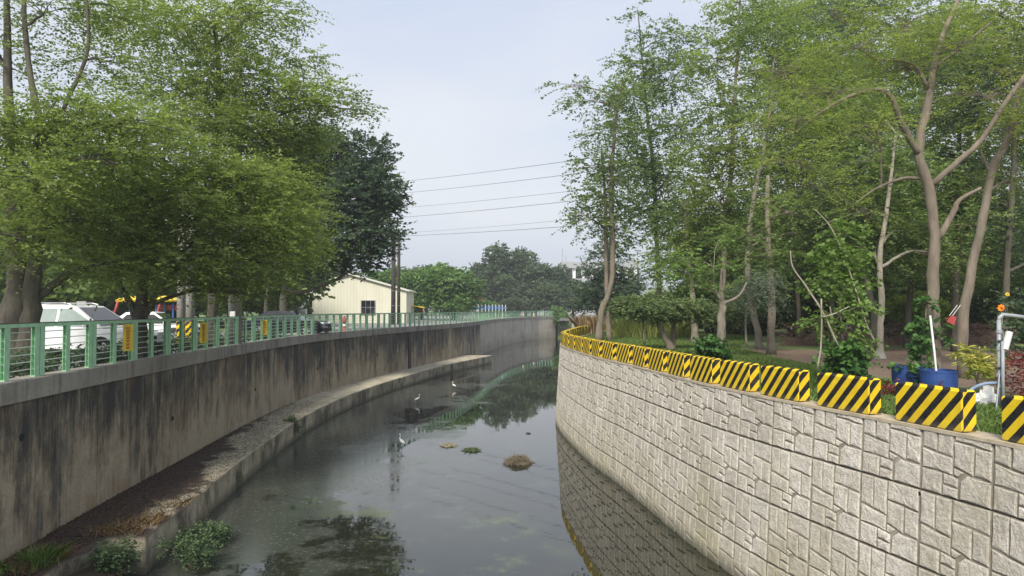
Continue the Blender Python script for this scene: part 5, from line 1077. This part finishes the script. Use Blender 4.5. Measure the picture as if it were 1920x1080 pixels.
# grey pipe frame
o = thing('pipe_frame', 'grey plastic water pipe frame with fittings by the right edge', 'pipe frame', (0, 0, 0)); D = 12.6
mb = MB(); mb.tube([at(1875, 765, D), at(1874, 700, D), at(1873, 600, D)], .035, 12); mb.build('riser', M['pvc'], o, True)
mb = MB(); mb.tube([at(1873, 606, D), at(1874, 595, D), at(1880, 590, D), at(1900, 592, D), at(1945, 598, D)], .033, 12); mb.build('elbow_arm', M['pvc'], o, True)
mb = MB(); mb.tube([at(1881, 768, D - .1), at(1880, 640, D - .1)], .028, 10); mb.build('second_riser', M['pvc'], o, True)
for y in (618, 650, 700, 720): mb = MB(); mb.tube([at(1873.5, y + 7, D), at(1873.5, y, D)], .05, 14); mb.build('coupling', M['pvc'], o)
for y in (640, 690, 708): mb = MB(); mb.tube([at(1866, y, D - .05), at(1886, y - 2, D - .05)], .018, 8); mb.build('clamp', M['wire'], o)
mb = MB(); mb.tube([at(1867, 778, D - .2), at(1874, 700, D - .05)], .014, 8); mb.build('brace', M['pvc'], o)
mb = MB(); mb.tube([at(1884, 655, D - .1), at(1893, 622, D - .1)], .055, 14); tag(mb.build('white_tube', M['whitep']), 'short white plastic tube strapped beside the grey pipes', 'tube')  # plain piece of white pipe
# white sack and hose
o = thing('white_sack', 'crumpled white sack lying behind the gap between striped blocks', 'sack', gx(1840, 13.2, ZG)); mb = MB(); rr = random.Random(8); vs = []; fs = []; nu, nv = 16, 9
for j in range(nv):
    ph = PI / 2 * j / (nv - 1)
    for i in range(nu): a = 2 * PI * i / nu; k = 1 + rr.uniform(-.14, .14); vs.append((.30 * math.cos(a) * math.cos(ph) * k, .2 * math.sin(a) * math.cos(ph) * k, .30 * math.sin(ph) * k * (1 + .3 * math.cos(a))))
for j in range(nv - 1):
    for i in range(nu): q = (i + 1) % nu; fs.append((j * nu + i, j * nu + q, (j + 1) * nu + q, (j + 1) * nu + i))
mb.add(vs, fs); mb.build('sack_cloth', M['sack'], o, False)
mb = MB(); pts, rad = wobble([at(1812, 740, 12.5), at(1825, 728, 12.5), at(1845, 720, 12.6), at(1868, 718, 12.6)], [.028] * 4, 0, 5); mb.tube(pts, rad, 8); tag(mb.build('garden_hose', M['hose'], None, True), 'blue grey hose running over the white sack to the pipes', 'hose')
leafy('garden_bush', 'dense dark green broad leaved bush before the leaning stakes', gx(1582, 15.5, ZG), .42, 1.0, M['lf_vine'], .13, 46, 2.2, spray=.18, n=12, width=.8, k=6, flat=.4)
leafy('garden_bush', 'round dark green bush at the foot of the pruned tree', gx(1335, 22.5, ZG), .55, .75, M['lf_vine'], .14, 47, 2.2, spray=.2, n=10, width=.8, k=6, flat=.4)
tree('sapling', 'bright green broad leaved sapling tied between the leaning stakes', [gst(1582, 15.8, .03, (1580, 640, 15.8, .028), (1575, 560, 15.9, .02), (1570, 480, 16, .012), z=ZG)],
   [lobe(1560, 480, 16, 40, 26), lobe(1590, 530, 16, 34, 24, .9), lobe(1545, 530, 15.8, 34, 16, .8), lobe(1610, 575, 15.8, 26, 16, .8), lobe(1580, 440, 16.2, 40, 22, .7), lobe(1560, 590, 15.8, 22, 14, .7), lobe(1525, 600, 15.6, 16, 16, .7), lobe(1600, 490, 16.2, 30, 20, .6), lobe(1618, 640, 15.5, 16, 18, .8), lobe(1590, 610, 15.6, 24, 14, .7)],
   M['lf_bright'], M['bark_grey'], leaf=.11, tau=1.7, seed=48, spray=.28, k=6, width=.62, flat=.45, droop=.6, limb_r=.012, cat='tree')
def stake(label, pts, r, mat='bark_pale'):
    mb = MB(); q, rad = wobble([at(*p) for p in pts], [r * (1 - .12 * i) for i in range(len(pts))], .6, 4, len(label)); mb.tube(q, rad, 7); tag(mb.build('bamboo_stake', M[mat], None, True), label, 'stake', 'stakes around the sapling')
stake('long pale stake leaning left, tallest beside the sapling', [(1640, 640, 15.6), (1625, 608, 15.6), (1590, 500, 15.7), (1560, 430, 15.8), (1528, 392, 15.9)], .022)
stake('pale stake leaning left across the sapling stem', [(1572, 650, 15.4), (1545, 590, 15.4), (1510, 535, 15.5), (1486, 500, 15.5), (1482, 470, 15.5)], .024)
stake('upright pale stake left of the dark bush', [(1533, 692, 15.3), (1540, 640, 15.3), (1540, 560, 15.3)], .022)
stake('thin upright stake directly behind the leaning stakes', [(1565, 660, 15.8), (1560, 600, 15.8), (1556, 575, 15.8)], .018)
stake('short horizontal stake tying the leaning stakes together', [(1540, 595, 15.3), (1560, 590, 15.4), (1592, 575, 15.5)], .018)
o = thing('tree_stump', 'short grey stump right of the dark garden bush', 'stump', gx(1612, 15.8, ZG)); mb = MB(); mb.tube([(0, 0, -.02), (.02, 0, .3), (.05, 0, .62)], [.14, .12, .10], 10); mb.build('stump_body', M['bark_grey'], o, True)
mb = MB(); mb.tube([(.05, 0, .6), (.12, 0, .85), (.10, 0, 1.15)], [.05, .04, .02], 7); mb.build('shoot', M['bark_pale'], o, True)
# red scoop hanging
o = thing('red_scoop', 'red plastic scoop hanging by cords from the leaning smooth tree', 'scoop', (0, 0, 0)); a = at(1785, 600, 18); mb = MB(); mb.box(a, (.19, .05, .21), mat=Matrix.Rotation(.5, 3, 'Y'), top=(.7, .6)); mb.box(a + Vector((0, .08, 0)), (.17, .14, .03), mat=Matrix.Rotation(.5, 3, 'Y')); mb.build('scoop_blade', M['red'], o)
for dx in (-3, 3): mb = MB(); mb.tube([at(1783 + dx, 592, 18), at(1798 + dx, 572, 18.3)], .008, 5); mb.build('cord', M['sack'], o)
# white painted foot of the smooth trunk
p = gx(1648, 26, ZG); mb = MB(); mb.lathe([(.22, 0), (.20, .06), (.155, .22), (.15, .26)], n=18); tag(mb.build('trunk_collar', M['pole'], loc=p), 'pale concrete collar round the foot of the smooth grey trunk', 'collar')
# brush heap
rr = random.Random(12); o = thing('brush_heap', 'long heap of dry brown brushwood along the back of soil path', 'brushwood', (0, 0, 0)); mb = MB()
for i in range(1500):
    x = rr.uniform(1470, 1900); D = rr.uniform(34, 38); p = gx(x, D, ZG + rr.random() ** 1.5 * 1.1); a = rr.uniform(0, PI); l = rr.uniform(.2, .8); dv = Vector((math.cos(a) * l, math.sin(a) * l * .6, rr.uniform(-.3, .4) * l)); q = p + dv; q.z = max(q.z, ZG); mb.tube([p - dv * .0, (p + q) / 2 + Vector((0, 0, .06)), q], [.018, .016, .006], 3, cap=False)
tag(mb.build('sticks', M['brush'], o), kind='stuff')
mb = MB(); n = 30; vs = []
for i in range(n + 1):
    x = 1460 + 450 * i / n; h = .55 + .3 * math.sin(i * 1.7) + .15 * math.sin(i * 4.1); e = min(1, i / 3, (n - i) / 3)
    for dd, z in ((34.6, 0), (35.4, .7 * h * e), (36.3, h * e), (37.4, .6 * h * e), (38.2, 0)): p = gx(x, dd, ZG - .02 + z); vs.append(p)
mb.add(vs, [(i * 5 + j, (i + 1) * 5 + j, (i + 1) * 5 + j + 1, i * 5 + j + 1) for i in range(n) for j in range(4)]); mb.build('heap_core', M['brush'], o, True)
print('TRIS', TOTAL[0], 'stones', cnt, 'blocks', nb, 'posts', k)

# ------------------------------------------------------------------ haze
mb = MB(); mb.box((0, 650, 24), (1900, 1800, 52)); hz = mb.build('haze', [bpy.data.materials.new('haze_air')]); hm = hz.data.materials[0]; hm.use_nodes = True; ht = hm.node_tree; ht.nodes.clear()
pv = ht.nodes.new('ShaderNodeVolumePrincipled'); pv.inputs['Color'].default_value = (.92, .95, 1, 1); pv.inputs['Density'].default_value = HAZE; pv.inputs['Anisotropy'].default_value = .2
ho = ht.nodes.new('ShaderNodeOutputMaterial'); ht.links.new(pv.outputs[0], ho.inputs['Volume']); tag(hz, 'thin pale haze in the air over the canal', 'haze', None, 'stuff')
